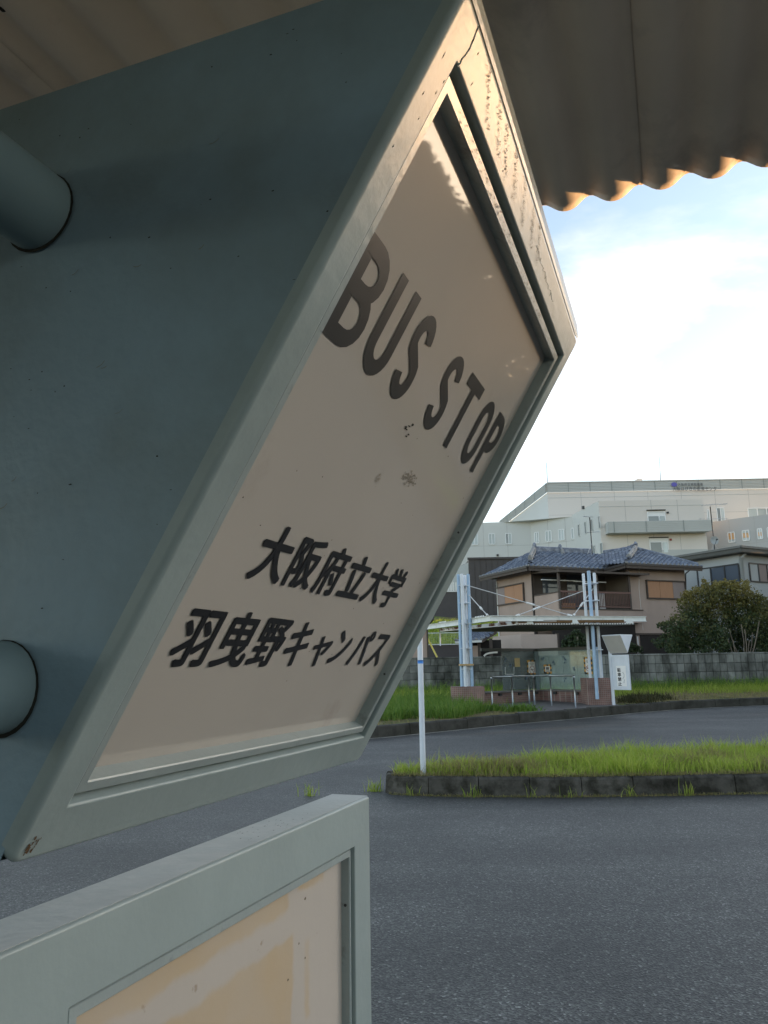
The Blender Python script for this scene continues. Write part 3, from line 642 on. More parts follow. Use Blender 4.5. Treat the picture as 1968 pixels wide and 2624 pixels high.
def backing_mat():
    m = mat('stained_backing', (.47, .42, .365), .55, .4, .05, 6, .03, 60)
    t = m.node_tree; n = t.nodes; l = t.links; b = P(m); src = b.inputs['Base Color'].links[0].from_socket
    uv = n.new('ShaderNodeAttribute'); uv.attribute_name = 'uvw'; sp = n.new('ShaderNodeSeparateXYZ'); l.new(uv.outputs['Vector'], sp.inputs[0])
    nz = n.new('ShaderNodeTexNoise'); nz.inputs['Scale'].default_value = 26; nz.inputs['Detail'].default_value = 7; l.new(uv.outputs['Vector'], nz.inputs['Vector'])
    nb = n.new('ShaderNodeTexNoise'); nb.inputs['Scale'].default_value = 7; nb.inputs['Detail'].default_value = 6; l.new(uv.outputs['Vector'], nb.inputs['Vector'])
    def M_(op, a, b_=None, c_=None):
        q = n.new('ShaderNodeMath'); q.operation = op
        for i, v in enumerate((a, b_, c_)):
            if v is None: continue
            if isinstance(v, (int, float)): q.inputs[i].default_value = v
            else: l.new(v, q.inputs[i])
        return q.outputs[0]
    wob = M_('MULTIPLY', M_('SUBTRACT', nz.outputs['Fac'], .5), .018)
    uu = M_('ADD', sp.outputs[0], wob); vv = M_('ADD', sp.outputs[1], wob)
    def rect(u0, u1, v0, v1, s=.004):
        def ss(x, a): 
            q = n.new('ShaderNodeMapRange'); q.interpolation_type = 'SMOOTHSTEP'; q.inputs[1].default_value = a - s; q.inputs[2].default_value = a + s; l.new(x, q.inputs[0]); return q.outputs[0]
        a = M_('MULTIPLY', ss(uu, u0), M_('SUBTRACT', 1, ss(uu, u1))); b_ = M_('MULTIPLY', ss(vv, v0), M_('SUBTRACT', 1, ss(vv, v1))); return M_('MULTIPLY', a, b_)
    patch = M_('MAXIMUM', rect(.02, .385, -.128, -.100), rect(.03, .395, -.6, -.156)); patch = M_('MAXIMUM', patch, rect(.405, .475, -.118, -.109))
    patch = M_('MAXIMUM', patch, M_('MULTIPLY', rect(.425, .437, -.25, -.17), .8))
    fac = M_('MULTIPLY', patch, M_('MULTIPLY_ADD', nb.outputs['Fac'], 1.5, -.15)); fac = M_('MINIMUM', M_('MAXIMUM', fac, 0), .9)
    mx = n.new('ShaderNodeMixRGB'); l.new(fac, mx.inputs[0]); l.new(src, mx.inputs[1]); mx.inputs[2].default_value = (.47, .345, .20, 1); src = mx.outputs[0]
    rp = n.new('ShaderNodeValToRGB'); rp.color_ramp.elements[0].position = .70; rp.color_ramp.elements[1].position = .76; l.new(nz.outputs['Fac'], rp.inputs[0])
    mx = n.new('ShaderNodeMixRGB'); l.new(rp.outputs[0], mx.inputs[0]); l.new(src, mx.inputs[1]); mx.inputs[2].default_value = (.22, .14, .07, 1)
    l.new(mx.outputs[0], b.inputs['Base Color']); return m
MT['backing'] = backing_mat()
mb = MB(); nn = 12
us = np.linspace(HB0 + .1, HB1 - .05, nn); vs_ = np.linspace(zb0 + .05, ZB - .05, nn)
for v in vs_:
    for u in us: mb.v.append(tuple(Tb(u, v, -.0150)))
for j in range(nn - 1):
    for i in range(nn - 1): a = j * nn + i; mb.f.append((a, a + 1, a + nn + 1, a + nn))
o = mb.build('backing_sheet', 'backing', board)
at = o.data.attributes.new('uvw', 'FLOAT_VECTOR', 'POINT'); at.data.foreach_set('vector', np.array([(u, v, 0) for v in vs_ for u in us], 'f').ravel())
mb = MB(); TB2 = lambda a, b: Tb(a, b, -.0145)
for u, v, r in ((.4247, -.127, .0028), (.41, -.168, .002), (.425, -.187, .002), (.30, -.214, .0035), (.33, -.235, .002), (.385, -.195, .0022)): blob(mb, TB2, u, v, r, r * .8, 8, int(u * 1000))
mb.build('stain_spot', 'grime2', board, kind='stuff')
mb = MB(); TC2 = lambda a, b: Th(a, b, ZB + .0008)
for i in range(34): blob(mb, TC2, random.uniform(.30, .45), random.uniform(-.03, .008), random.uniform(.0005, .0022), random.uniform(.0003, .0010), 6, 1400 + i)
mb.build('cap_fleck', 'grime', board, kind='stuff')
for u, v, n in ((.556, -.160, -.008),):
    mb = MB(); mb.tube(Th(HB1 - .0600, PF - .0095, v), Th(HB1 - .0612, PF - .0095, v), .0018, 10); mb.build('screw', 'dark_metal', board)
mb = MB(); mb.tube(Th(HB0 - .045, -.011, -P1.z), Th(HB0 - .045, -.011, ZB), .03, 20); mb.tube(Th(HB0 - .045, -.011, ZB - .06), Th(HB0 + .003, -.011, ZB - .06), .012, 12); mb.tube(Th(HB0 - .045, -.011, zb0 + .06), Th(HB0 + .003, -.011, zb0 + .06), .012, 12)
mb.build('board_post', 'pipe', board, smooth=True)
for uu_, vv_ in ((WS - .0440, .125), (WS - .0440, .33)):
    mb = MB(); mb.tube(Ts(uu_ + .001, vv_, -.011), Ts(uu_ - .0002, vv_, -.011), .0013, 10); mb.build('screw', 'dark_metal', sign)

# ------------------------------------------------------------------ near shelter roof
ZR = CAM_H + .752; shel = thing('near_shelter_roof', 'brown weathered corrugated canopy of the bus shelter overhead', 'shelter roof', h * .3 + V((0, 0, ZR)))
PIT, AMP = .0762, .0098; HF = .4055 + .7895 - .4055     # front edge measured from the camera
def Tr(a, b, c): return h * a + p * b + V((0, 0, c))
def roof_sheet(b0, b1, dz, front):
    nb = int((b1 - b0) / PIT * 12); mb = MB(); hh = [front, front - .02, front - .6, front - 1.3, -1.1, -2.4]
    for a in hh:
        for i in range(nb + 1):
            b = b0 + (b1 - b0) * i / nb; w_ = math.cos(2 * math.pi * (b - .0066) / PIT); mb.v.append(tuple(Tr(a, b, ZR + dz + AMP * (w_ + .12 * math.cos(4 * math.pi * (b - .0066) / PIT)))))
    for j in range(len(hh) - 1):
        for i in range(nb): k = j * (nb + 1) + i; mb.f.append((k, k + nb + 1, k + nb + 2, k + 1))
    o = mb.build('roof_sheet', 'roof_un', shel, smooth=True)
    s_ = o.modifiers.new('t', 'SOLIDIFY'); s_.thickness = .0012; s_.offset = 1
    return o
FE = 1.197
roof_sheet(-3.1, -1.9, -.0025, FE + .001); roof_sheet(-1.95, -.65, .0, FE + .002); roof_sheet(-.70, .013, -.0025, FE); roof_sheet(-.030, .72, .0, FE + .001); roof_sheet(.67, .95, -.0025, FE)  # back and left reach lengthened out of view to darken the sign end
mb = MB(); mb.tube(Th(-.93, -.016, -P1.z), Th(-.93, -.016, ZR - .075 - P1.z), .055, 24); mb.build('roof_post', 'pipe', shel, smooth=True)
mb = MB()
for a in (-.55,): mb.beam(Tr(a, -3.0, ZR - .045), Tr(a, .9, ZR - .045), .06, .065)
mb.build('roof_beam', 'paint_shaded', shel)
mb = MB()
for i in range(26):
    a, b = random.uniform(.3, FE - .05), random.uniform(-.75, .75); zz = ZR - .003 + AMP * math.cos(2 * math.pi * (b - .0066) / PIT) - .0008
    r = random.uniform(.0015, .0045); mb.tube(Tr(a, b, zz), Tr(a, b, zz - .002), r, 7, r * .6)
mb.build('dirt_speck', 'grime', shel, kind='stuff')

# ------------------------------------------------------------------ white pole on the median
bp_ = U(1084.5, 1983, 10.35); bp_.z = KH - .03
pole = thing('median_marker_pole', 'slim white pole with a blue band standing in the median grass', 'pole', bp_)
mb = MB(); mb.tube(bp_, bp_ + V((0, 0, 2.9)), .036, 20); mb.build('shaft', 'white_post', pole, smooth=True).modifiers.new('s', 'EDGE_SPLIT')
zb_ = U(1076, 1696, 10.35).z; mb = MB(); mb.tube(V((bp_.x, bp_.y, zb_ - .022)), V((bp_.x, bp_.y, zb_ + .022)), .0375, 20); mb.build('band', 'blue_band', pole, smooth=True)
mb = MB(); mb.tube(bp_ + V((0, 0, 2.9)), bp_ + V((0, 0, 2.94)), .037, 20, .012); mb.build('cap', 'white_post', pole, smooth=True)

# ------------------------------------------------------------------ far bus shelter across the road
def UZ(X, Y, zz):
    r = ray(X, Y); return C0 + r * ((zz - CAM_H) / r.z)
def gz(x, y): return float(vz(x, y))
GZ = .43
fs = thing('far_bus_shelter', 'white and sky blue bus shelter with rusty beams and a glass corner across the road', 'bus shelter', (4.4, 22.8, GZ))
PL = U(1159, 1760, 22.1); PRt = U(1241.6, 1760, 22.1); zpt = PL.z
mb = MB().obox((PL.x, 22.1, .3), (PRt.x - PL.x, 0, 0), (0, .62, 0), (0, 0, zpt - .3)); mb.build('brick_plinth', 'brick', fs, bevel=.012)
QA = U(1503, 1738, 22.45); QB = U(1565, 1738, 22.45)
mb = MB().obox((QA.x, 22.45, .3), (QB.x - QA.x, 0, 0), (0, .75, 0), (0, 0, QA.z - .3)); mb.build('brick_plinth', 'brick', fs, bevel=.012)
ZP = 4.18
def post(X, Y, D, z0, z1, m, r=.041):
    q = U(X, Y, D); mb = MB(); mb.tube((q.x, D, z0), (q.x, D, z1), r, 14); mb.tube((q.x, D, z1), (q.x, D, z1 + .01), r, 14, r * .6); mb.build('roof_post', m, fs, smooth=True).modifiers.new('s', 'EDGE_SPLIT'); return V((q.x, D, 0))
LP = [post(1174.5, 1490, 22.25, zpt - .02, ZP, 'blue_post', .044), post(1180, 1490, 22.60, zpt - .02, ZP - 1.7, 'blue_post', .04), post(1183.5, 1490, 22.15, zpt - .02, ZP, 'white_post', .046), post(1191, 1490, 22.5, zpt - .02, ZP, 'white_post', .046), post(1200, 1490, 22.25, zpt - .02, ZP, 'blue_post', .046)]
RP = [post(1496, 1490, 22.75, QA.z - .02, ZP + .02, 'white_post', .042), post(1510, 1490, 22.25, .62, ZP + .04, 'blue_post', .05), post(1524, 1490, 22.6, QA.z - .02, ZP + .02, 'white_post', .044)]
for zz in (ZP - .32, ZP - .82, 2.78, 2.08, 1.5):
    mb = MB(); mb.box((LP[0].x * .5 + LP[4].x * .5, 22.32, zz), (LP[4].x - LP[0].x + .03, .26, .022)); mb.build('tie_plate', 'white_post', fs)
for zz in (ZP - .30, ZP - .80, 1.98):
    mb = MB(); mb.box((RP[0].x * .5 + RP[2].x * .5, 22.48, zz), (RP[2].x - RP[0].x + .03, .4, .022)); mb.build('tie_plate', 'white_post', fs)
mb = MB(); mb.box((LP[0].x * .5 + LP[4].x * .5, 22.3, 1.62), (LP[4].x - LP[0].x + .10, .42, .05)); mb.build('tape_wrap', 'tape', fs)
mb = MB(); qa = U(1181, 1520, 22.5); mb.box((qa.x, 22.45, 3.42), (.07, .02, 1.0)); mb.build('side_board', 'kraft', fs)
ZB_ = 2.92
Bc, Bl, Brr = UZ(1257, 1577.5, ZB_), UZ(1095, 1601, ZB_), UZ(1654, 1579.5, ZB_)
def ibeam(mb, a, b, hgt, fl=.09):
    a, b = V(a), V(b); up = V((0, 0, 1)); mb.beam(a - up * .007, b - up * .007, fl, .014); mb.beam(a - up * (hgt - .007), b - up * (hgt - .007), fl, .014); mb.beam(a - up * hgt / 2, b - up * hgt / 2, .012, hgt - .028)
for a, b in ((Bl, Bc), (Bc, Brr)):
    mb = MB(); ibeam(mb, a, b, .15)
    d = (b - a).normalized(); n_w = int((b - a).length / .7)
    for i in range(1, n_w): q = a + d * (.7 * i); mb.beam(q + V((0, 0, -.014)), q + V((0, 0, -.136)), .012, .075)
    mb.build('roof_beam', 'beam', fs)
ZS = 2.68
rA, rL, rB, rR = UZ(1325, 1601, ZS), UZ(1128, 1618, ZS), UZ(1338, 1619.5, ZS - .0), UZ(1627, 1599.5, ZS)
rB = (rB + (rL + rR - rA)) / 2
mb = MB(); nc = 46 * 4; e1 = rR - rA; e2 = rL - rA; e3 = rB - rR
for s_ in (0, 1):
    for i in range(nc + 1):
        t = i / nc; q = rA.lerp(rR, t) if s_ == 0 else rL.lerp(rB, t); mb.v.append((q.x, q.y, ZS + .012 * math.cos(2 * math.pi * i / 4)))
for i in range(nc): mb.f.append((i, i + 1, i + nc + 2, i + nc + 1))
o = mb.build('roof_sheet', 'sheet_far', fs, smooth=True); s_ = o.modifiers.new('t', 'SOLIDIFY'); s_.thickness = .006
mb = MB()                                                  # white blocks painted as the lit tips of the corrugations
for i in range(0, nc, 4):
    q = rA.lerp(rR, i / nc); mb.box((q.x, q.y - .014, ZS + .016), (.042, .016, .034))
mb.build('lit_corrugation_tips', 'white', fs, kind='stuff')
up = V((0, 0, 1))
mb = MB(); d = (rR - rA).normalized(); mb.beam(rA - d * .15 + up * .085 + V((0, -.02, 0)), rR - d * .35 + up * .085 + V((0, -.02, 0)), .05, .075); mb.build('roof_purlin', 'rust', fs)
mb = MB(); a = rL + up * .05 + V((.0, -.08, 0)); b = rA + up * .06 + V((0, -.08, 0)); mb.beam(a, b, .05, .085); mb.build('roof_purlin', 'rusty', fs)
mb = MB(); mb.beam(rL + up * .0 + V((0, -.10, 0)), rA + V((-.05, -.1, 0)), .05, .022); mb.build('edge_trim', 'white', fs)
for t in (.10, .48, .95):
    q = rA.lerp(rR, t); mb = MB(); mb.prism([(q.x - .12, q.y - .06, ZS + .02), (q.x + .12, q.y - .06, ZS + .02), (q.x + .06, q.y - .06, ZS + .13), (q.x - .06, q.y - .06, ZS + .13)], (0, .02, 0)); mb.build('bracket', 'beam', fs)
for t0 in (.22, .80):
    mb = MB()
    for k in range(6): q = Bl.lerp(Bc, t0 + .022 * k); mb.box((q.x, q.y + .1, ZB_ + .022), (.028, .03, .04))
    mb.build('ridge_cap_end', 'white', fs, kind='stuff')
def rod(a, b, D0, D1, tb=None, r=.0125):
    a, b = U(*a, D0), U(*b, D1); mb = MB(); mb.tube(a, b, r, 8)
    mb.build('tie_rod', 'cable', fs)
    if tb:
        mb = MB(); mb.tube(a.lerp(b, tb[0]), a.lerp(b, tb[1]), r * 2.3, 8); mb.build('turnbuckle', 'white', fs)
        mb = MB(); mb.tube(a.lerp(b, .955), b, r * 2.6, 8); mb.build('rod_fork', 'white', fs)
rod((1202, 1501.5), (1466, 1578.5), 22.25, 22.0, (.56, .64)); rod((1495, 1514), (1322, 1578.5), 22.75, 21.4, (.66, .76)); rod((1195, 1517), (1250, 1578), 22.4, 20.9, (.66, .74)); rod((1521, 1507), (1470, 1577), 22.6, 22.0, (.55, .68))
# glass corner, bench
gl0, glc, glr = U(1236, 1769, 23.6), U(1378, 1769, 25.2), U(1542, 1769, 23.25)
ZG0, ZG1 = .845, U(1376, 1669, 25.15).z
glm = gl0.lerp(glc, (U(1287, 1700, 24.1).x - gl0.x) / (glc.x - gl0.x))
for a, b in ((glm, glc), (glc, glr)):
    mb = MB(); d = (b - a); d.z = 0; nn_ = V((d.y, -d.x, 0)).normalized(); mb.obox((a.x, a.y, ZG0), (d.x, d.y, 0), nn_ * .008, (0, 0, ZG1 - ZG0)); mb.build('glass_pane', 'film', fs)
for a, b in ((gl0, glc), (glc, glr)):
    mb = MB(); mb.beam((a.x, a.y, ZG1 + .045), (b.x, b.y, ZG1 + .045), .07, .09); mb.build('glass_rail', 'fascia_grey', fs)
mb = MB(); mb.beam((glc.x, glc.y - .09, ZG0 - .05), (glc.x, glc.y - .09, ZG1), .10, .09); mb.build('corner_post', mat('slate_blue_post', (.13, .18, .20), .5, .4, .1, 6), fs)
mb = MB(); mb.beam((glr.x - .03, glr.y - .09, .62), (glr.x - .03, glr.y - .09, ZG1 + .06), .15, .05); mb.build('end_post', 'blue_post', fs)
be0, bec, ber = U(1243, 1803, 23.0), U(1387, 1797, 24.6), U(1549, 1802, 22.6)
for a, b, nm in ((be0, bec, 1), (bec, ber, 2)):
    d = V((b.x - a.x, b.y - a.y, 0)); nn_ = V((-d.y, d.x, 0)).normalized()
    mb = MB().obox((a.x, a.y, .32), d, nn_ * .12, (0, 0, .47)); mb.build('bench_wall', 'brick', fs)
    mb = MB().obox(V((a.x, a.y, .793)) - nn_ * .06, d, nn_ * .50, (0, 0, .045)); mb.build('bench_top', 'paver', fs, bevel=.008)
    for t in (.25, .6, .9):
        q = V((a.x, a.y, .745)) + d * t - nn_ * .03; mb = MB().box(q, (.12, .06, .07), math.atan2(d.y, d.x)); mb.build('bench_bracket', 'dark_metal', fs)
mb = MB(); e_ = V((ber.x, ber.y, 0)); mb.obox((ber.x - .02, ber.y + .01, .32), (.06, .02, 0), (.15, .70, 0), (0, 0, .47)); mb.build('bench_end', 'brick', fs)
pv = [(2.95, 22.9), (4.9, 24.8), (6.55, 23.0), (6.5, 22.25), (5.3, 21.3), (4.1, 20.46), (3.3, 19.95)]
mb = MB()
def fan(mb, poly, zf, n=6):
    c = V((sum(a for a, b in poly) / len(poly), sum(b for a, b in poly) / len(poly), 0))
    for i in range(len(poly)):
        a, b = V((*poly[i], 0)), V((*poly[(i + 1) % len(poly)], 0)); rows = []
        for k in range(n + 1):
            t = k / n; rows.append([c.lerp(a.lerp(b, s / n), t) for s in range(n + 1)])
        for k in range(n):
            for s in range(n):
                q = [rows[k][s], rows[k + 1][s], rows[k + 1][s + 1], rows[k][s + 1]]
                if k == 0: q = [q[0], q[1], q[2]]
                mb.quad(*[(v.x, v.y, zf(v.x, v.y)) for v in q])
fan(mb, pv, lambda x, y: gz(x, y) + .010); mb.build('shelter_paving', 'paver', kind='structure')

def handrail(label, pts, ytop, D):
    base = U(*pts[0], D[0]); t = thing('handrail', label, 'handrail', (base.x, base.y, gz(base.x, base.y)), 'handrails in front of the bench'); tops = []
    for (X, Y), d in zip(pts, D):
        q = U(X, Y, d); top = U(X - 4, ytop, d); zt_ = 1.28; g_ = gz(q.x, q.y); mb = MB(); mb.tube((q.x, d, g_), (q.x, d, zt_), .021, 10); mb.build('rail_post', 'chrome', t, smooth=True); tops.append(V((q.x, d, zt_)))
    mb = MB(); mb.path(tops, .026, 12); mb.build('top_tube', 'chrome', t, smooth=True)
    for k in (0, -1):
        mb = MB()
        mb.tube(tops[k] + V((0, 0, -.05)), tops[k] + V((0, 0, .024)), .03, 10); mb.build('elbow', 'chrome', t, smooth=True)
handrail('left stainless handrail before the bench, overlapping in front of its twin', [(1262, 1806), (1314.5, 1807), (1370, 1799)], 1734, [21.9, 22.0, 22.9])
handrail('right stainless handrail before the bench nearer the white sign post', [(1357, 1799), (1413.5, 1805), (1475, 1811)], 1733, [23.3, 22.4, 21.5])

# notices on the glass
class Gl(Wall): pass
gw1, gw2 = Wall((glm.x, glm.y), (glc.x, glc.y)), Wall((glc.x, glc.y), (glr.x, glr.y))
def notice(label, wall, X0, X1, Y0, Y1, kind):
    a0, z1 = wall.sz(X0, Y0); a1, z0 = wall.sz(X1, Y1); o = .02
    t = thing('warning_notice', label, 'notice', wall.pt((a0 + a1) / 2, z0, o), 'striped notices on the shelter glass')
    T = lambda a, b, k=.0: wall.pt(a0 + (a1 - a0) * a, z0 + (z1 - z0) * b, o + k)
    wd, hh = a1 - a0, z1 - z0; bw = .045 / wd; bh = .045 / hh
    def card(u0, u1, v0, v1, k0, k1, nm, m):
        mb = MB(); mb.obox(T(u0, v0, k0), wall.d * (wd * (u1 - u0)), wall.n * (k1 - k0), V((0, 0, hh * (v1 - v0)))); mb.build(nm, m, t)
    card(.06, .94, .04, .96, 0, .004, 'paper', 'paper')
    n = max(4, int(hh / .07)); mo, mk = MB(), MB()
    for i in range(n):
        for s_ in (0, 1):
            mb = mo if (i + s_) % 2 else mk
            u0 = 0 if s_ == 0 else 1 - bw; mb.obox(T(u0, i / n, .001), wall.d * (wd * bw), wall.n * .006, V((0, 0, hh / n)))
    m_ = max(3, int(wd / .09))
    for i in range(m_):
        for s_ in (0, 1):
            mb = mo if (i + s_) % 2 else mk
            v0 = 0 if s_ == 0 else 1 - bh
            u0 = bw + (1 - 2 * bw) * i / m_; mb.obox(T(u0, v0, .001), wall.d * (wd * (1 - 2 * bw) / m_), wall.n * .0055, V((0, 0, hh * bh)))
    mo.build('border_orange', 'orange', t, kind='stuff'); mk.build('border_black', 'ink', t, kind='stuff')
    TT = lambda a, b: wall.pt(a, b, o + .0065)
    ca, cz = (a0 + a1) / 2, z0 + hh * .33
    if kind == 'smoke':
        r = wd * .27; mb = MB(); stroke(mb, arc(ca, cz, r, r, 0, 360, 24), .017, TT); stroke(mb, [(ca - r * .7, cz + r * .7), (ca + r * .7, cz - r * .7)], .016, TT); mb.build('prohibition_ring', 'red', t)
        mb = MB(); stroke(mb, [(ca - r * .62, cz), (ca + r * .62, cz)], .022, lambda a, b: wall.pt(a, b, o + .006)); mb.build('cigarette_mark', 'ink', t)
        mb = MB()
        for q_, (e0_, e1_) in enumerate(((.30, .70), (.26, .74), (.34, .66))): mb.obox(T(e0_, .80 - .07 * q_, .005), wall.d * (wd * (e1_ - e0_)), wall.n * .0012, V((0, 0, .014)))
        mb.build('small_print', 'sign_grey', t)
    else:
        mb = MB(); mb.obox(T(.3, .42, .005), wall.d * (wd * .4), wall.n * .002, V((0, 0, hh * .3))); mb.build('picture', 'sign_grey', t)
        mb = MB(); mb.obox(T(.22, .24, .005), wall.d * (wd * .56), wall.n * .002, V((0, 0, hh * .08))); mb.build('small_print', 'ink', t)
notice('tall no smoking notice with striped border left of the glass corner post', gw1, 1349, 1374, 1692, 1728, 'smoke')
notice('small square notice with striped border right of the glass corner post', gw2, 1394.5, 1414.6, 1703, 1726, 'pic')
notice('tall no smoking notice with striped border beside the right hand blue pillar', gw2, 1497, 1520, 1684, 1727, 'smoke')
a0, z1 = gw1.sz(1317, 1686.5); a1, z0 = gw1.sz(1331.5, 1708.6)
mb = MB(); gw1.slab(mb, a0, a1, z0, z1, .02, .024); o = mb.build('paper_notice', 'kraft'); c_ = centred(o.data); o.location = c_; tag(o, 'plain beige sheet of paper taped to the left glass pane', 'notice')
mb = MB()
for (A_, B_) in (((1293.5, 1709), (1293.5, 1728)), ((1293.5, 1728), (1316, 1728)), ((1316, 1728), (1316, 1709))):
    q0_, q1_ = gw1.sz(*A_), gw1.sz(*B_); mb.beam(gw1.pt(*q0_, .02), gw1.pt(*q1_, .02), .012, .02)
mb.build('white_tape', 'white', fs)
mb = MB()
for wl, n, (xa, xb) in ((gw1, 4, (1292, 1372)), (gw2, 11, (1388, 1520))):
    for i in range(n):
        X = random.uniform(xa, xb); Y = random.uniform(1680, 1742); a_, z_ = wl.sz(X, Y)
        for k in range(7):
            ang = random.uniform(0, 6.28); r = random.uniform(.015, .07); x_, y_ = a_ + r * math.cos(ang), z_ + r * math.sin(ang) * 1.2
            mb.quad(*[wl.pt(x_ + .022 * math.cos(ang + q) * (1 if j % 2 else .45), z_ + r * math.sin(ang) + .03 * math.sin(ang + q), .012) for j, q in enumerate((0, 1.57, 3.14, 4.71))])
mb.build('leaf_print', mat('faded_blue_print', (.10, .15, .21), .6, .3, .2, 9), fs, kind='stuff')
mb = MB()
pa = [U(X, Y, 23.6) for X, Y in ((1240, 1681), (1246, 1676), (1254, 1673.5), (1265, 1672), (1275, 1671.5))]
for a, b in zip(pa[:-1], pa[1:]): mb.beam(a, b, .03, .05)
mb.build('light_cover', 'white', fs)

# ------------------------------------------------------------------ far sign of the same kind
fb = U(1572.3, 1803, 22.3); fb.z = gz(fb.x, fb.y) - .01
fsn = thing('pedestal_bus_stop_sign', 'white post sign with inverted wedge top and no parking panel beside the far shelter', 'sign', fb)
ax = V((.62, -.785, 0)).normalized(); cr_ = V((-ax.y, ax.x, 0)) * -1 if False else V((.785, .62, 0)).normalized()
fb2 = V((fb.x, fb.y, 0)); zpb = U(1602, 1674, 21.9).z; SCL = .9
mb = MB(); mb.beam(fb, V((fb.x, fb.y, zpb + .12)), .075, .075); mb.build('post', 'white_post', fsn)
def Tf(a, b, c): return fb2 + ax * (a * 1.05) + cr_ * b + V((0, 0, c))
sec2 = [(-.012, 0), (.012, 0), (.30, .50), (.30, .515), (-.30, .515), (-.30, .50)]
mb = MB().prism([Tf(-.02, a, zpb + b) for a, b in sec2], ax * .60); mb.build('wedge_box', 'white_post', fsn, bevel=.008)
Fq = lambda u, v, n: Tf(u, -.012 - v * .4994 - n * .86, zpb + v * .866 - n * .5)
mb = MB(); ring(mb, lambda a, b, n: Fq(a, b, n), [(0.0, .57, .01, .56, .001, .002), (0.0, .57, .01, .56, .003, .002), (.02, .55, .03, .54, .003, .002), (.02, .55, .03, .54, .0015, .002)]); MT['face_ground_lit'] = mat('ground_lit_cream', (.47, .455, .42), .45, .4, .06, 4); mb.build('face_frame', 'face_ground_lit', fsn)  # dim ground light on the cream face and frame is put into this tan
mb = MB().quad(Fq(.02, .03, .002), Fq(.02, .54, .002), Fq(.55, .54, .002), Fq(.55, .03, .002)); mb.build('sign_face', 'face_ground_lit', fsn)
pw0, pw1, pz0, pz1 = .06, .60, zpb - 1.0, zpb - .04
mb = MB().obox(Tf(pw0, -.025, pz0), ax * (pw1 - pw0), cr_ * .05, (0, 0, pz1 - pz0)); mb.build('lower_panel', 'white_post', fsn, bevel=.006)
Tp = lambda a, b, n=0: Tf(pw0 + a, -.027 - n, pz0 + b)
mb = MB(); ring(mb, lambda a, b, n: Tp(a, b, n), [(.02, .52, .03, .93, 0, .002), (.02, .52, .03, .93, .006, .002), (.05, .49, .06, .90, .006, .002), (.05, .49, .06, .90, .001, .002)]); mb.build('panel_frame', 'white_post', fsn)
mb = MB().quad(*[Tp(a, b, .0035) for a, b in ((.12, .10), (.12, .66), (.42, .66), (.42, .10))]); mb.build('paper_sheet', 'paper', fsn)
for i, ch in enumerate('駐車禁止'):
    mb = MB(); put_glyph(mb, ch, lambda a, b: Tp(a, b, .005), .155, .265, .49 - .125 * i, .60 - .125 * i, .035); mb.build('printed_character', 'ink', fsn)
mb = MB(); 
for i in range(9): blob(mb, lambda a, b: Tp(a, b, .005), .34 + random.gauss(0, .015), .2 + .035 * i, .02, .018, 8, 70 + i)
mb.build('faded_print', mat('faded_print', (.45, .46, .46), .8, .2), fsn, kind='stuff')
for zz in (pz1 - .04, pz0 + .05): mb = MB(); mb.beam(Tf(0, 0, zz), Tf(pw0 + .01, 0, zz), .04, .04); mb.build('panel_arm', 'white_post', fsn)

# ------------------------------------------------------------------ block wall behind the verge
wl = thing('concrete_block_wall', 'weathered dark grey concrete block wall behind the verge', 'wall', (6, WY, .6))
ZW = 1.93
def block_mesh(wd, ht, dp):
    me = bpy.data.meshes.new('block'); bm = bmesh.new(); bmesh.ops.create_cube(bm, size=1)
    for v in bm.verts: v.co = (v.co.x * wd, v.co.y * dp, v.co.z * ht)
    bmesh.ops.bevel(bm, geom=bm.edges[:], offset=.008, segments=1, affect='EDGES'); bm.to_mesh(me); bm.free(); me.materials.append(MT['block']); return me
def put_block(me, x, zz, yo=0):
    o = bpy.data.objects.new('block', me); COL.objects.link(o); o.parent = wl; o.location = V((x, WY + yo + random.uniform(-.007, .007), zz)) - wl.location; o.rotation_euler = (random.uniform(-.006, .006), 0, random.uniform(-.006, .006))
xL0 = U(1000, 1700, WY).x; xM = U(1300, 1700, WY).x; xR = U(1968, 1700, WY).x + 2.2
mb = MB(); mb.box(((xL0 + xR) / 2 - 1, WY + .045, (ZW + .3) / 2), (xR - xL0 + 4, .06, ZW - .3 - .02)); mb.build('mortar_core', 'mortar', wl)
me = block_mesh(.498, .245, .12)
for r in range(6):
    x = xL0 - .3 + (.255 if r % 2 else 0)
    while x < xM: put_block(me, x, ZW - .17 - .255 * r); x += .508
me = block_mesh(.252, .30, .12)
for r in range(5):
    x = xM + .06
    while x < xR: put_block(me, x, ZW - .21 - .312 * r); x += .262
me = block_mesh(1.19, .055, .15)
x = xL0
while x < xR: put_block(me, x, ZW - .0275, 0); x += 1.2
# verge grass
def vpts(n, x0, x1, t0, t1, pw=1.0):
    x = rng.uniform(x0, x1, n); ye = np.interp(x, fkx, fky) + .2; t = t0 + (t1 - t0) * rng.uniform(0, 1, n) ** pw; y = ye + (WY - .12 - ye) * t
    ok = np.ones(n, bool); q = np.array(pv); j = len(q) - 1; ins = np.zeros(n, bool)
    for i in range(len(q)):
        c = ((q[i, 1] > y) != (q[j, 1] > y)) & (x < (q[j, 0] - q[i, 0]) * (y - q[i, 1]) / (q[j, 1] - q[i, 1]) + q[i, 0]); ins ^= c; j = i
    ok = ~ins & ~((x > PL.x - .02) & (x < PRt.x) & (y > 22.05) & (y < 22.75)); x, y = x[ok], y[ok]
    return np.array([(a, b, vz(a, b)) for a, b in zip(x, y)])
blades('verge_dry_grass', vpts(15000, -3, 17, 0, 1), .07, .5, .012, 'grass_dry', 1.3)
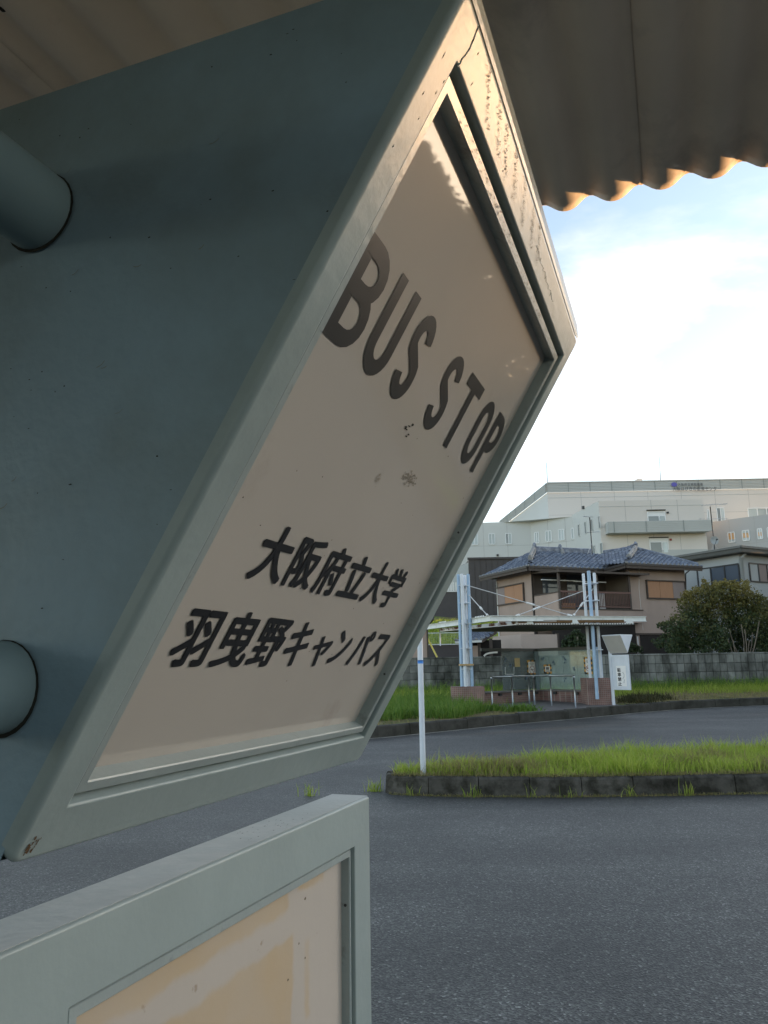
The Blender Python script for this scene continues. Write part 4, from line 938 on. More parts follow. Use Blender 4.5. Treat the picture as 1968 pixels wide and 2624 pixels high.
a = vpts(26000, -3, 18, .30, 1, .75); k = np.sin(a[:, 0] * .9 + 2) + np.sin(a[:, 1] * 1.4 + a[:, 0] * .5); fr_ = (a[:, 1] - np.interp(a[:, 0], fkx, fky)) / (WY - np.interp(a[:, 0], fkx, fky)); a = a[(rng.uniform(-1.5, 1.2, len(a)) < k * .5 + .3) & ((fr_ > .5) | (a[:, 0] < 5) | (rng.uniform(0, 1, len(a)) < .15))]
blades('verge_green_grass', a, .20, .5, .014, 'grass_bright', .8)
a = vpts(9000, -3, 17, .82, 1); blades('wall_foot_grass', a, .30, .5, .014, 'grass_green', .6)
a = np.array([(x, y, vz(x, y)) for x, y in zip(rng.uniform(-1.0, 2.5, 15000), rng.uniform(18.4, 24.5, 15000)) if y > np.interp(x, fkx, fky) + .9 + .5 * math.sin(x * 3) and not (x > PL.x - .05 and y > 22.0)])
blades('lush_grass', a, .26, .45, .018, 'grass_green', .8)
a = np.array([(c0 + random.gauss(0, .16), c1 + random.gauss(0, .12), vz(c0, c1)) for c0, c1 in ((2.1, 21.5), (2.5, 21.3), (2.9, 21.0), (3.4, 20.6), (3.6, 20.7)) for _ in range(260)])
blades('clover_clump', a, .16, .4, .026, 'grass_green', 1.0)
a = np.array([(c0 + random.gauss(0, .28), c1 + random.gauss(0, .22), vz(c0, c1)) for c0, c1 in ((7.7, 24.2), (8.3, 24.4), (7.3, 23.3)) for _ in range(330)])
MT['grass_dark'] = leaf_mat('dark_weed', (.035, .05, .02), (.10, .085, .035), .7, .2)
blades('dark_weed_clump', a, .2, .4, .024, 'grass_dark', 1.0)

# ------------------------------------------------------------------ foliage
def leaf_cloud(name, clumps, n, size, m, parent=None, flat=.75, tone_top=None, kind=None, hollow=.55):
    """clumps: (x,y,z,rx,ry,rz); leaves are folded quads scattered in the outer shell of each clump"""
    cw = np.array([c[3] * c[5] for c in clumps]); cw = cw / cw.sum(); idx = rng.choice(len(clumps), n, p=cw); cc = np.array(clumps)[idx]
    d = rng.standard_normal((n, 3)); d /= np.linalg.norm(d, axis=1)[:, None]; r = hollow + (1 - hollow) * rng.uniform(0, 1, n) ** .6; r *= 1 + .16 * rng.standard_normal(n)
    c = cc[:, :3] + d * r[:, None] * cc[:, 3:6]
    ax_ = rng.standard_normal((n, 3)) * flat + d * .5 + np.array([0, 0, -.35]); ax_ /= np.linalg.norm(ax_, axis=1)[:, None]
    t = rng.standard_normal((n, 3)); s = np.cross(ax_, t); s /= np.linalg.norm(s, axis=1)[:, None]; nn_ = np.cross(ax_, s)
    L_ = size * rng.uniform(.6, 1.35, n)[:, None]; W_ = L_ * .26
    v = np.stack([c - ax_ * L_ * .5, c + s * W_ + nn_ * W_ * .3, c + ax_ * L_ * .5, c - s * W_ + nn_ * W_ * .3], 1)
    f = (np.arange(n) * 4)[:, None] + np.array([[0, 1, 2, 0, 2, 3]])
    tn = rng.uniform(0, 1, n) * .6
    if tone_top is not None: tn = np.clip(tn + tone_top(c, d), 0, 1)
    off = np.array(wloc(parent)) if parent else 0
    o = fast_mesh(name, v.reshape(-1, 3) - off, f.ravel(), 3, m, parent=parent, tone=np.repeat(tn, 4), kind=kind); return o
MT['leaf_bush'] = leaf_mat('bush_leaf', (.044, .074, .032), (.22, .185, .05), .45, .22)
MT['leaf_dark'] = leaf_mat('dark_leaf', (.022, .042, .016), (.06, .085, .03), .45, .2)
def px_clumps(lst, D, jit=.8):
    res = []
    for X, Y, r in lst:
        d = D + random.uniform(-jit, jit); q = U(X, Y, d); rr = r / FPX * d; res.append((q.x, q.y, q.z, rr, rr * 1.1, rr * .95))
    return res
bb = U(1905, 1690, 30.6); bb.z = .75
cl_back = [(1880, 1640, 30), (1925, 1635, 30), (1862, 1655, 22), (1900, 1665, 22), (1945, 1660, 26), (1975, 1650, 30), (1890, 1610, 30)]
bush = thing('osmanthus_bush', 'wide dark evergreen bush with bronze new leaves behind the block wall on the right', 'bush', bb)
cl_ = [(1742, 1600, 30), (1768, 1562, 32), (1800, 1535, 32), (1830, 1520, 30), (1862, 1516, 28), (1895, 1520, 30), (1925, 1540, 30), (1955, 1555, 30), (1990, 1570, 36), (2025, 1600, 40), (1790, 1585, 40), (1840, 1575, 44), (1890, 1570, 40), (1940, 1590, 34), (1735, 1632, 26), (1772, 1630, 34), (1815, 1632, 32), (1845, 1625, 22), (1765, 1655, 24), (1805, 1658, 24), (1710, 1610, 12), (1697, 1606, 8), (1957, 1640, 22), (1985, 1635, 30), (1690, 1650, 14), (1720, 1660, 18), (1745, 1668, 16), (1850, 1655, 20), (1975, 1600, 34), (1960, 1660, 20), (1990, 1665, 26), (1925, 1600, 30), (1700, 1632, 10), (1765, 1520, 10), (1782, 1510, 9), (1850, 1497, 8), (1910, 1505, 10), (1804, 1487, 7), (1806, 1500, 10), (1760, 1530, 16), (1835, 1500, 12), (1880, 1500, 14)]
bc = px_clumps(cl_, 31.0, .7)
for _k in range(70):
    q_ = random.choice(cl_[:28]); an_ = random.uniform(-.3, 3.5); bc += px_clumps([(q_[0] + (q_[2] + 3) * math.cos(an_), q_[1] - (q_[2] + 3) * math.sin(an_), random.uniform(3, 7.5))], 31.0, .9)
bc += px_clumps(cl_back, 32.6, .3); ztop = max(c[2] for c in bc)
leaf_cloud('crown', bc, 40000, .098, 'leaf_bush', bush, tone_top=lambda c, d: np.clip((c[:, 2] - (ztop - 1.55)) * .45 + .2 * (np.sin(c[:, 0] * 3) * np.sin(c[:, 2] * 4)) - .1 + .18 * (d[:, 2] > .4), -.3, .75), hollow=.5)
for (xa, ya, xb, yb, r) in ((1880, 1668, 1853, 1613, .022), (1906, 1666, 1899, 1600, .018), (1912, 1668, 1908, 1612, .02), (1924, 1660, 1946, 1590, .024), (1895, 1664, 1868, 1610, .015), (1916, 1665, 1920, 1640, .016), (1888, 1668, 1878, 1640, .02), (1918, 1672, 1928, 1620, .014)):
    mb = MB(); a, b = U(xa, ya + 12, 30.3), U(xb, yb, 30.2); a.z = min(a.z, 1.7); mid = a.lerp(b, .5) + V((random.uniform(-.05, .05), 0, 0)); mb.path([a - V((0, 0, .5)), a, mid, b], r, 6); mb.build('stem', 'bark', bush)
b2 = U(1480, 1660, 30.4); b2.z = .75
sh = thing('garden_shrub', 'loose dark shrub showing over the wall between the shelter roof and glass', 'shrub', b2)
leaf_cloud('crown', px_clumps([(1462, 1640, 14), (1478, 1625, 13), (1490, 1640, 15), (1450, 1645, 9), (1500, 1650, 11), (1478, 1655, 18), (1445, 1655, 8)], 30.6, .3), 1700, .11, 'leaf_dark', sh)
mb = MB(); mb.path([b2, b2 + V((.05, 0, 1.0)), b2 + V((.02, 0, 1.9))], .03, 6); mb.build('trunk', 'bark', sh)
# small evergreen beside the ground floor window
b3 = U(1610, 1665, 33.0); b3.z = .75
sh2 = thing('window_shrub', 'low green shrub half hidden behind the white wedge sign', 'shrub', b3)
leaf_cloud('crown', px_clumps([(1615, 1658, 12), (1628, 1662, 11), (1640, 1666, 8), (1600, 1668, 9)], 33, .2), 700, .10, 'leaf_dark', sh2)
mb = MB(); mb.tube(b3, b3 + V((0, 0, 1.2)), .03, 6); mb.build('trunk', 'bark', sh2)
# tree belt to the right of the frame, which shades the road from the low sun
random.seed(101); rng = np.random.default_rng(101)
MT['leaf_far'] = leaf_mat('belt_leaf', (.03, .045, .02), (.06, .08, .03), .5, .15)
belt = [(35, 44, 9.5), (41, 43, 8.6), (46.5, 40, 7.0), (51, 37, 5.9), (55, 36, 5.15), (59, 36, 5.2), (63, 36, 4.95), (67, 36, 5.1), (71.5, 36, 5.5), (77, 36, 6.2), (84, 36, 6.8), (92, 36, 7.5), (101, 37, 7.0), (29.5, 62, 11), (32.2, 52, 9.0), (38, 47, 9.0), (31.6, 58.5, 11.5), (35, 64, 12.5), (36.5, 55, 10.5)]  # tall closing entries are unseen trees added to keep low sun off the roofs
for i, (az, r, ht) in enumerate(belt):
    x, y = r * math.sin(R_(az)), r * math.cos(R_(az))
    t = thing('roadside_tree', 'dark rounded tree in the belt out of view to the right of the road', 'tree', (x, y, 0), 'belt of roadside trees')
    cs = []
    for k in range(16):
        a = random.uniform(0, 6.28); rr = random.uniform(.3, 1.9); zz = random.uniform(.16, .84) * ht; q = random.uniform(.6, 1.25)
        q = min(q, (ht - zz) * .98); cs.append((x + rr * math.cos(a), y + rr * math.sin(a), zz, q * 1.2, q * 1.2, q))
    for k in range(5): cs.append((x + random.uniform(-1.6, 1.6), y + random.uniform(-1.3, 1.3), ht - .55 + random.uniform(-.25, .1), 1.25, 1.25, .52))
    cs.append((x, y, ht * .3, 2.4, 2.4, ht * .34)); cs.append((x, y, ht * .62, 2.2, 2.2, ht * .31))
    leaf_cloud('crown', cs, 15000, .45, 'leaf_far', t, hollow=.05)
    mb = MB(); mb.tube((x, y, -.2), (x, y, ht * .6), .2, 8, .07); mb.build('trunk', 'bark', t)

random.seed(55); rng = np.random.default_rng(55)
# ------------------------------------------------------------------ the tan house
Fd = V((.924, .383, 0)).normalized(); Bd = V((-Fd.y, Fd.x, 0))              # along its front, and backwards
_o = U(1431.7, 1500, 36.0); HO = V((_o.x, _o.y, 0))
def H(a, b, zz): return HO + Fd * a + Bd * b + V((0, 0, zz))
def hz_at(X, Y, b=None, a=None):
    """photo point on a front plane (b) or side plane (a): returns (along, z)"""
    if b is not None: q = on_plane(X, Y, H(0, b, 0), Bd); return (q - HO).dot(Fd), q.z
    q = on_plane(X, Y, H(a, 0, 0), Fd); return (q - HO).dot(Bd), q.z
house = thing('tan_two_storey_house', 'tan two storey house with blue grey tiled roof and orange shutters behind the wall', 'house', H(4, 3, .7))
G0 = .6
def hb(mb, a0, a1, b0, b1, z0, z1): return mb.obox(H(a0, b0, z0), Fd * (a1 - a0), Bd * (b1 - b0), V((0, 0, z1 - z0)))
zE = hz_at(1345, 1452, b=1.7)[1]            # main eave
zA_, zR_ = 5.95, 7.0
zEw = hz_at(1608, 1443, b=-.1)[1]
WLa = 0.0; Bm = 2.17; Bw = .4; A_w = hz_at(1612, 1500, b=Bw)[0]; A_r = hz_at(1755.5, 1480, b=Bw)[0]
zslab = hz_at(1440, 1562, b=0)[1]           # balcony floor underside level
zrail = hz_at(1432, 1515, b=0)[1]; zfl = hz_at(1433, 1560, b=0)[1]
mb = MB(); hb(mb, 0, A_w + .3, Bm, 5.6, G0, zE + .05); mb.build('wall', 'stucco', house, label='main block wall with the deep balcony in front')
mb = MB(); hb(mb, A_w, A_r, Bw, 5.6, G0, min(zE, zEw) + .02); mb.build('wall', 'stucco', house, label='right wing wall with the wide orange shutter')
# balcony: slab, side parapet, railing, posts, canopy
mb = MB(); hb(mb, -.02, A_w + .35, -.03, Bm - .01, zfl - .62, zfl); mb.build('balcony_slab', 'stucco', house)
mb = MB(); hb(mb, -.035, A_w + .37, -.06, -.032, zfl - .03, zfl + .02); mb.build('slab_trim', 'brown_trim', house)
mb = MB(); hb(mb, -.02, .10, .02, Bm - .01, zfl, zrail - .06); mb.build('side_parapet', 'stucco', house)
mb = MB(); hb(mb, -.04, .12, 0, Bm - .02, zrail - .06, zrail); mb.build('parapet_cap', 'brown_trim', house)
a_end = hz_at(1616.5, 1530, b=0)[0]
mb = MB(); hb(mb, .06, a_end, -.03, .05, zrail - .05, zrail + .04); mb.build('top_rail', 'rail', house)
mb = MB(); hb(mb, .06, a_end, -.015, .025, zfl + .10, zfl + .15); mb.build('bottom_rail', 'rail', house)
nbal = 44
bal = None
for i in range(nbal):
    a = .15 + (a_end - .25) * i / (nbal - 1); wide = i % 11 == 10
    if bal is None:
        mb = MB(); hb(mb, a - .012, a + .012, -.01, .014, zfl + .15, zrail - .05); bal = mb.build('baluster', 'rail', house)
    else:
        c_ = bal.copy(); COL.objects.link(c_); c_.location = bal.location + Fd * (a - .15)
        if wide: c_.scale = (1.0, 1.0, 1.0)
for a, b in ((.03, .03), (a_end - .03, .03), (.03, Bm - .06), (a_end * .53, .03)):
    mb = MB(); hb(mb, a - .05, a + .05, b - .05, b + .05, zfl if b < 1 else zfl - 2, zE - .28); mb.build('balcony_post', 'brown_trim', house)
zc0 = hz_at(1347, 1458, b=-.2)[1]
zcan = hz_at(1600, 1468, b=-.25)[1]
mb = MB(); mb.obox(H(-.12, -.28, zcan - .07), Fd * (A_w + .85), V((0, 0, .09)), Bd * (Bm + .2) + V((0, 0, .18))); mb.build('balcony_canopy', 'brown_trim', house)
mb = MB(); hb(mb, .1, A_w - .02, Bm - .03, Bm - .005, zfl + .0, zE - .1); mb.build('recess_shade_wall', mat('recess_shade_wall', (.10, .085, .075), .9, .2, .1, 2), house)  # sheet over the stucco with the balcony shade in its colour
mb = MB(); hb(mb, A_w - .03, A_w - .004, Bw + .1, Bm - .03, zfl, zE - .1); mb.build('recess_shade_side', mat('recess_shade_side', (.16, .14, .12), .9, .2, .1, 2), house)  # wing's side wall darkened by colour for the recess shade
def win(nm, a0, a1, z0, z1, b, panels, fr='brown_trim', side=None):
    """framed window or shutter on a front plane b (or on the left side plane when side is set)"""
    def bx(mb, p0, p1, q0, q1, o0, o1):
        if side is None: return hb(mb, p0, p1, b - o1, b - o0, q0, q1)
        return hb(mb, side - o1, side - o0, p0, p1, q0, q1)
    t = .06
    mb = MB(); bx(mb, a0 - t, a1 + t, z0 - t, z0, .0, .09); bx(mb, a0 - t, a1 + t, z1, z1 + t, 0, .11); bx(mb, a0 - t, a0, z0, z1, 0, .09); bx(mb, a1, a1 + t, z0, z1, 0, .09)
    f = mb.build(nm, fr, house)
    x = a0
    for wd, m in panels:
        mb = MB(); bx(mb, x + .008, x + wd * (a1 - a0) - .008, z0 + .005, z1 - .005, .01 + random.random() * .006, .05); mb.build('shutter_panel', m, f); x += wd * (a1 - a0)
    return f
a0, z1 = hz_at(1520 + 752 / 5.53, 1390 + 548 / 5.53, b=Bw); a1, z0 = hz_at(1520 + 1300 / 5.53, 1390 + 795 / 5.53, b=Bw)
_, z1b = hz_at(1520 + 1300 / 5.53, 1390 + 565 / 5.53, b=Bw)
win('shutter_window', a0, a1, z0, (z1 + z1b) / 2, Bw, ((.33, 'shutter'), (.35, 'shutter'), (.32, 'shutter_pale')))
b1_, zt1 = hz_at(1240 + 195 / 5.53, 1390 + 655 / 5.53, a=0); b0_, zt0 = hz_at(1240 + 562 / 5.53, 1390 + 585 / 5.53, a=0); _, zb_1 = hz_at(1240 + 565 / 5.53, 1390 + 830 / 5.53, a=0)
win('shutter_window', b0_, b1_, zb_1, (zt0 + zt1) / 2, 0, ((.34, 'shutter'), (.36, 'shutter'), (.30, 'shutter_pale')), side=0)
mb = MB(); hb(mb, .55, 1.5, Bm - .06, Bm - .031, zfl + .95, zfl + 1.75); mb.build('dark_window', 'glass_dark', house)
mb = MB(); hb(mb, 2.0, 3.6, Bm - .06, Bm - .031, zfl + .05, zfl + 1.9); mb.build('dark_window', 'glass_dark', house)
for (xa, xb, yy, b) in ((1387, 1478, 1485.5, .9), (1470, 1553, 1489.5, .7)):
    a0, zz = hz_at(xa, yy, b=b); a1, _ = hz_at(xb, yy, b=b); mb = MB(); mb.tube(H(a0, b, zz), H(a1, b, zz), .03, 8); mb.build('laundry_pole', 'beam', house)
mb = MB(); a_, z_ = hz_at(1536, 1535, b=.35); hb(mb, a_ - .05, a_ + .32, .3, .6, zfl, z_ + .35); mb.build('balcony_box', 'white', house, bevel=.02)
mb = MB(); a_, z_ = hz_at(1448, 1553, b=.35); hb(mb, a_ - .2, a_ + .55, .3, .7, zfl, zfl + .3); mb.build('wooden_crate', 'shutter', house)
# ground floor: pale projecting block, dark openings, brown band
ga, gz1_ = hz_at(1335, 1622, b=-.35); ga1, _ = hz_at(1427, 1622, b=-.35)
mb = MB(); hb(mb, ga, ga1, -.35, Bm - .02, G0, 2.95); mb.build('ground_floor_wall', 'stucco_l', house)
mb = MB(); hb(mb, ga1, ga1 + .14, -.30, -.2, G0, 3.0); mb.build('ground_post', 'brown_trim', house)
mb = MB(); hb(mb, ga1 + .15, A_w, .2, .24, G0, zfl - .64); mb.build('ground_floor_opening', 'dark_int', house)
zb0_ = hz_at(1600, 1625, b=Bw)[1]
mb = MB(); hb(mb, A_w - .1, A_r + .02, Bw - .07, Bw - .002, zb0_ - .04, zb0_ + .05); mb.build('wall_band', 'brown_trim', house)
mb = MB(); hb(mb, A_w + .4, A_r - .2, Bw - .03, Bw - .001, G0, zb0_ - .05); mb.build('ground_floor_window', 'dark_int', house)
a_, z_ = hz_at(1630, 1640, b=Bw)
mb = MB(); hb(mb, a_, a_ + .06, Bw - .09, Bw - .031, G0, zb0_ - .1); mb.build('down_pipe', 'white', house)
def gutter_pipe(X0, Y0, X1, Y1, b):
    a0, q0 = hz_at(X0, Y0, b=b); a1, q1 = hz_at(X1, Y1, b=b); mb = MB(); mb.tube(H(a0, b, q0), H(a1, b, q1), .03, 8); mb.build('down_pipe', 'gutter', house, smooth=True)
gutter_pipe(1757, 1470, 1759, 1600, Bw - .08); gutter_pipe(1774, 1456, 1757, 1470, Bw - .25)
mb = MB(); mb.tube(H(-.06, Bm - .05, zE - .1), H(-.06, Bm - .05, 2.6), .035, 8); mb.build('down_pipe', 'gutter', house, smooth=True)
mb = MB(); mb.tube(H(-.05, 5.5, zE - .3), H(-.05, 5.5, 2.6), .03, 8); mb.build('down_pipe', 'beam', house, smooth=True)

a_, q_ = hz_at(1638, 1446, b=Bw - .3); mb = MB(); mb.path([H(a_, Bw - .3, q_), H(a_ + .02, Bw - .12, q_ - 1.2), H(a_ + .12, Bw - .05, 3.2)], .008, 5); mb.build('hanging_wire', 'beam', house)
# tiled roof: planar faces carrying rows of curved tiles
def in_poly2(p, poly):
    c = False; j = len(poly) - 1
    for i in range(len(poly)):
        if (poly[i][1] > p[1]) != (poly[j][1] > p[1]) and p[0] < (poly[j][0] - poly[i][0]) * (p[1] - poly[i][1]) / (poly[j][1] - poly[i][1]) + poly[i][0]: c = not c
        j = i
    return c
roof = None
def tile_face(pts, eave_dir, tw=.27, th=.235, ends=True):
    """pts: planar polygon in world; tiles run up the slope from its eave"""
    pts = [V(q) for q in pts]; n = V((0, 0, 0))
    for i in range(len(pts)): n += pts[i].cross(pts[(i + 1) % len(pts)])
    n.normalize()
    if n.z < 0: n = -n
    e = (V(eave_dir) - n * V(eave_dir).dot(n)).normalized(); u = n.cross(e).normalized()
    if u.z < 0: u = -u
    o = pts[0]; poly = [((q - o).dot(e), (q - o).dot(u)) for q in pts]
    lo = [min(q[k] for q in poly) for k in (0, 1)]; hi = [max(q[k] for q in poly) for k in (0, 1)]
    mb = MB(); r = 0; v = lo[1]
    while v < hi[1]:
        x = lo[0]
        while x < hi[0]:
            if in_poly2((x + tw / 2, v + th * .45), poly):
                jz = random.uniform(-.004, .004); prof = [(0, .045), (.10, .052), (.22, .03), (.40, .006), (.62, -.002), (.82, .008), (1.0, .045)]
                top = [o + e * (x + tw * a) + u * (v - .02) + n * (zz + .035 + jz) for a, zz in prof]; bk = [o + e * (x + tw * a) + u * (v + th) + n * (zz + .006 + jz) for a, zz in prof]; lip = [o + e * (x + tw * a) + u * (v - .02) + n * (zz + .003) for a, zz in prof]
                k = len(prof); mb.add(top + bk, [(i, i + 1, i + 1 + k, i + k) for i in range(k - 1)]); mb.add(lip + top, [(i, i + 1, i + 1 + k, i + k) for i in range(k - 1)])
            x += tw
        v += th; r += 1
    mb.build('roof_tiles', 'tile', roof, kind='stuff')
    if ends:
        mb = MB(); a_, b_ = pts[0], pts[1]; d_ = (b_ - a_); k_ = int(d_.length / tw)
        for i in range(k_ + 1):
            q = a_ + e * (tw * (i + .12)) - u * .03 + n * .05; mb.tube(q - u * .03, q + u * .05, .058, 8)
        mb.build('eave_tile_ends', 'ridge', roof, kind='stuff')
    MB().quad(*[q - n * .012 for q in pts]).build('roof_deck', 'gutter', roof)
def hq(X, Y, b): a, q = hz_at(X, Y, b=b); return H(a, b, q)
zR = hz_at(1559, 1421, b=3.9)[1]; 
aL = -.62; bE = 1.55
mb = MB(); hb(mb, aL + .1, A_w + .1, bE + .06, 6.0, zE - .12, zE - .03); roof = mb.build('roof', 'brown_trim', house)
ridgeL = H(1.35, 3.9, zR); ridgeR = H(5.9, 3.9, zR)
aV = A_w - .55
tile_face([H(aL, bE, zE), H(aV + .1, bE, zE), H(aV + 2.4, 3.9, zR), ridgeL], Fd)
tile_face([H(aL, bE, zE), H(aL, 6.25, zE), ridgeL], Bd)
zRw = hz_at(1627, 1408, b=3.0)[1]
apex = H(hz_at(1629, 1409, b=3.0)[0], 3.0, zRw); eL = H(aV, -.12, zEw - .02); eR = H(A_r + .62, -.12, zEw - .02)
tile_face([eL, eR, apex], Fd)
tile_face([eL, H(aV, bE, zE), H(aV + 1.9, 3.9, zR), apex], Bd, ends=False)
MB().quad(eR, H(A_r + .62, 6.2, zEw), H(A_r - 1.6, 4.2, zRw - .05), apex).build('roof_back', 'tile', roof)
MB().quad(ridgeL, ridgeR, H(8, 6.25, zE), H(aL, 6.25, zE)).build('roof_back', 'tile', roof)
def ridge_cap(a, b, wd=.24, hh=.22, m='ridge', nm='ridge_cap'):
    a, b = V(a), V(b); d = b - a; n = max(2, int(d.length / .30)); mb = MB(); mb.beam(a + V((0, 0, hh * .35)), b + V((0, 0, hh * .35)), wd, hh)
    mb.tube(a + V((0, 0, hh * .9)), b + V((0, 0, hh * .9)), wd * .34, 8)
    return mb.build(nm, m, roof)
ridge_cap(ridgeL, H(5.0, 3.9, zR + .02), .22, .20, 'tile'); ridge_cap(H(aL, bE, zE + .05).lerp(ridgeL, .34), ridgeL + V((0, 0, .02)), .22, .2)
ridge_cap(H(2.9, 3.7, zR - .25).lerp(H(2.9, 3.2, zR - .45), .3), H(3.05, 3.9, zR + .04), .2, .2)
ridge_cap(eL.lerp(apex, .30), apex + V((0, 0, .02)), .24, .2); ridge_cap(eR.lerp(apex, .04), apex, .18, .12, 'tile'); ridge_cap(apex, H(aV + 1.9, 3.9, zR), .2, .16, 'tile')
for q in (ridgeL, H(2.95, 3.9, zR), apex):
    mb = MB(); mb.prism([q + Fd * -.03 + Bd * .14 + V((0, 0, 0)), q + Fd * -.03 - Bd * .14, q + Fd * -.03 - Bd * .11 + V((0, 0, .33)), q + Fd * -.03 + V((0, 0, .44)), q + Fd * -.03 + Bd * .11 + V((0, 0, .33))], Fd * .10); mb.build('ridge_end_tile', 'tile', roof)
def gutter(a, b):
    mb = MB(); mb.beam(V(a) + V((0, 0, -.03)), V(b) + V((0, 0, -.03)), .11, .10); mb.build('gutter', 'gutter', roof)
    mb = MB(); mb.beam(V(a) + V((0, 0, -.15)), V(b) + V((0, 0, -.15)), .03, .14); mb.build('fascia_board', 'brown_trim', roof)
gutter(H(aL, bE - .05, zE), H(aV, bE - .05, zE)); gutter(H(aL - .04, bE, zE), H(aL - .04, 6.2, zE)); gutter(H(aV, -.17, zEw - .03), H(A_r + .62, -.17, zEw - .03)); gutter(H(aV - .04, -.15, zEw - .03), H(aV - .04, bE, zE))
MB().quad(H(aV, -.1, zEw - .06), H(A_r + .6, -.1, zEw - .06), H(A_r + .6, Bw + .02, zEw - .03), H(aV, Bw + .02, zEw - .03)).build('soffit', 'brown_trim', roof)
MB().quad(H(aL, bE, zE - .05), H(aL, 6.2, zE - .05), H(.02, 6.2, zE - .03), H(.02, bE, zE - .03)).build('soffit', 'brown_trim', roof)

# entrance roof at the left of the house
ent = thing('entrance_gate_roof', 'small dark tiled entrance roof with deep eaves left of the tan house', 'gate', U(1260, 1690, 33.5) * V((1, 1, 0)).length if False else V((U(1260, 1690, 33.5).x, 33.5, .7)))
roof = ent
d0 = 33.2
e0, e1, t0, t1 = U(1162, 1640, d0), U(1232, 1634, d0), U(1194, 1617, d0 + .9), U(1270, 1614, d0 + .9)
e1 = U(1268, 1618.5, d0 + .15); 
eA, eB = U(1166, 1643, d0), U(1234, 1640, d0)
tA, tB = U(1188, 1620, d0 + 1.2), U(1272, 1617, d0 + 1.2)
tile_face([eA, eB, tB, tA], (1, 0, 0), .22, .2)
ridge_cap(tA, tB, .16, .12, 'tile')
mb = MB(); mb.beam(eA + V((0, -.03, -.05)), eB + V((0, -.03, -.05)), .09, .09); mb.build('eave_gutter', 'beam', ent)
mb = MB(); mb.beam(eB + V((0, 0, -.05)), tB + V((0, 0, -.05)), .05, .12); mb.build('verge_board', 'gutter', ent)
for xx in (1180, 1228, 1258):
    q = U(xx, 1660, d0 + .5); mb = MB(); mb.box((q.x, q.y, (2.75 + .7) / 2), (.13, .13, 2.05)); mb.build('gate_post', 'brown_trim', ent)
qa, qb = U(1180, 1660, d0 + .8), U(1285, 1660, d0 + .8); mb = MB(); mb.box(((qa.x + qb.x) / 2, d0 + .85, 1.7), (qb.x - qa.x, .05, 2.0)); mb.build('dark_doorway', 'dark_int', ent)
qa, qb = U(1178, 1660, d0 + .4), U(1224, 1660, d0 + .4); mb = MB(); mb.box(((qa.x + qb.x) / 2, d0 + .42, 1.65), (qb.x - qa.x, .06, 1.6)); mb.build('side_panel', 'stucco', ent)

# ------------------------------------------------------------------ grey building on the right
GC = U(1903, 1500, 41.0); GL = V((GC.x - .5 * 5.2, GC.y + .866 * 5.2, 0)); GR = V((GC.x + .866 * 9, GC.y + .5 * 9, 0))
gb = thing('pale_grey_house', 'pale grey flat roofed house with dark eaves and wide windows at the right edge', 'house', (GC.x + 2, GC.y + 3, .6))
w1, w2 = Wall((GL.x, GL.y), (GC.x, GC.y)), Wall((GC.x, GC.y), (GR.x, GR.y))
zt_ = w1.sz(1902, 1418)[1]
far_c = GL + w2.d * 9
mb = MB().prism([(GL.x, GL.y, .5), (GC.x, GC.y, .5), (GR.x, GR.y, .5), (far_c.x, far_c.y, .5)], (0, 0, zt_ - .5)); mb.build('wall', 'wall_grey', gb)
zf1 = w1.sz(1910, 1401)[1]
mb = MB(); o_ = .5; pA = GL + w1.n * o_ - w2.d * 0; 
def off(q, k): return q + w1.n * k + w2.n * k * .0
P_ = [GL + w1.n * .5 - w1.d * .2, GC + w1.n * .5 + w2.n * .5, GR + w2.n * .5, far_c + w2.d * .3]
mb.prism([(q.x, q.y, zt_ - .02) for q in P_], (0, 0, zf1 - zt_)); o = mb.build('roof', 'fascia_grey', gb, bevel=.06)
mb = MB()
for (qa, qb) in ((P_[0], P_[1]), (P_[1], P_[2])): mb.beam(V((qa.x, qa.y, zf1 - .03)), V((qb.x, qb.y, zf1 - .03)), .12, .12)
mb.build('roof_edge', mat('grey_roof_edge', (.15, .155, .145), .6, .3, .1, 2), o)
def wwin(par, wall, X0, X1, Y0, Y1, n, mg, fr, name='window', t=.07, zref=None, depth=.06, mgs=None):
    a0, z1 = wall.sz(X0, Y0); a1, z0 = wall.sz(X1, Y1)
    if zref: z0, z1 = zref
    mb = MB(); wall.slab(mb, a0, a1, z0, z0 + t, 0, depth); wall.slab(mb, a0, a1, z1 - t, z1, 0, depth)
    for i in range(n + 1): x = a0 + (a1 - a0) * i / n; wall.slab(mb, x - t / 2, x + t / 2, z0 + t, z1 - t, 0, depth)
    f = mb.build(name, fr, par)
    for i in range(n):
        x0, x1 = a0 + (a1 - a0) * i / n, a0 + (a1 - a0) * (i + 1) / n; mb = MB(); wall.slab(mb, x0 + t / 2, x1 - t / 2, z0 + t, z1 - t, .0, .02); mb.build('pane', (mgs or [mg] * n)[i], f)
    return f
zb = w1.sz(1895, 1495)[1]; za = w1.sz(1894, 1443)[1]
wwin(gb, w1, 1786, 1898, 1448, 1495, 3, 'glass_dark', 'dark_metal', zref=(zb, za), mgs=['wall_grey', 'glass_dark', 'glass_dark'])
za2 = w2.sz(1918, 1441.5)[1]; zb2 = w2.sz(1922, 1491)[1]
wwin(gb, w2, 1917.5, 1990, 1441, 1491, 3, 'shutter_pale', 'dark_metal', zref=(zb2, za2), mgs=['wall_grey', 'shutter_pale', 'wall_grey'])
mb = MB(); q = GC + w1.n * .05 + w2.n * .1; mb.tube((q.x, q.y, .6), (q.x, q.y, zt_ - .25), .09, 12); mb.tube((q.x, q.y, zt_ - .25), (q.x + .25, q.y - .1, zt_ - .02), .06, 10); mb.build('down_pipe', 'wall_grey', gb, smooth=True)

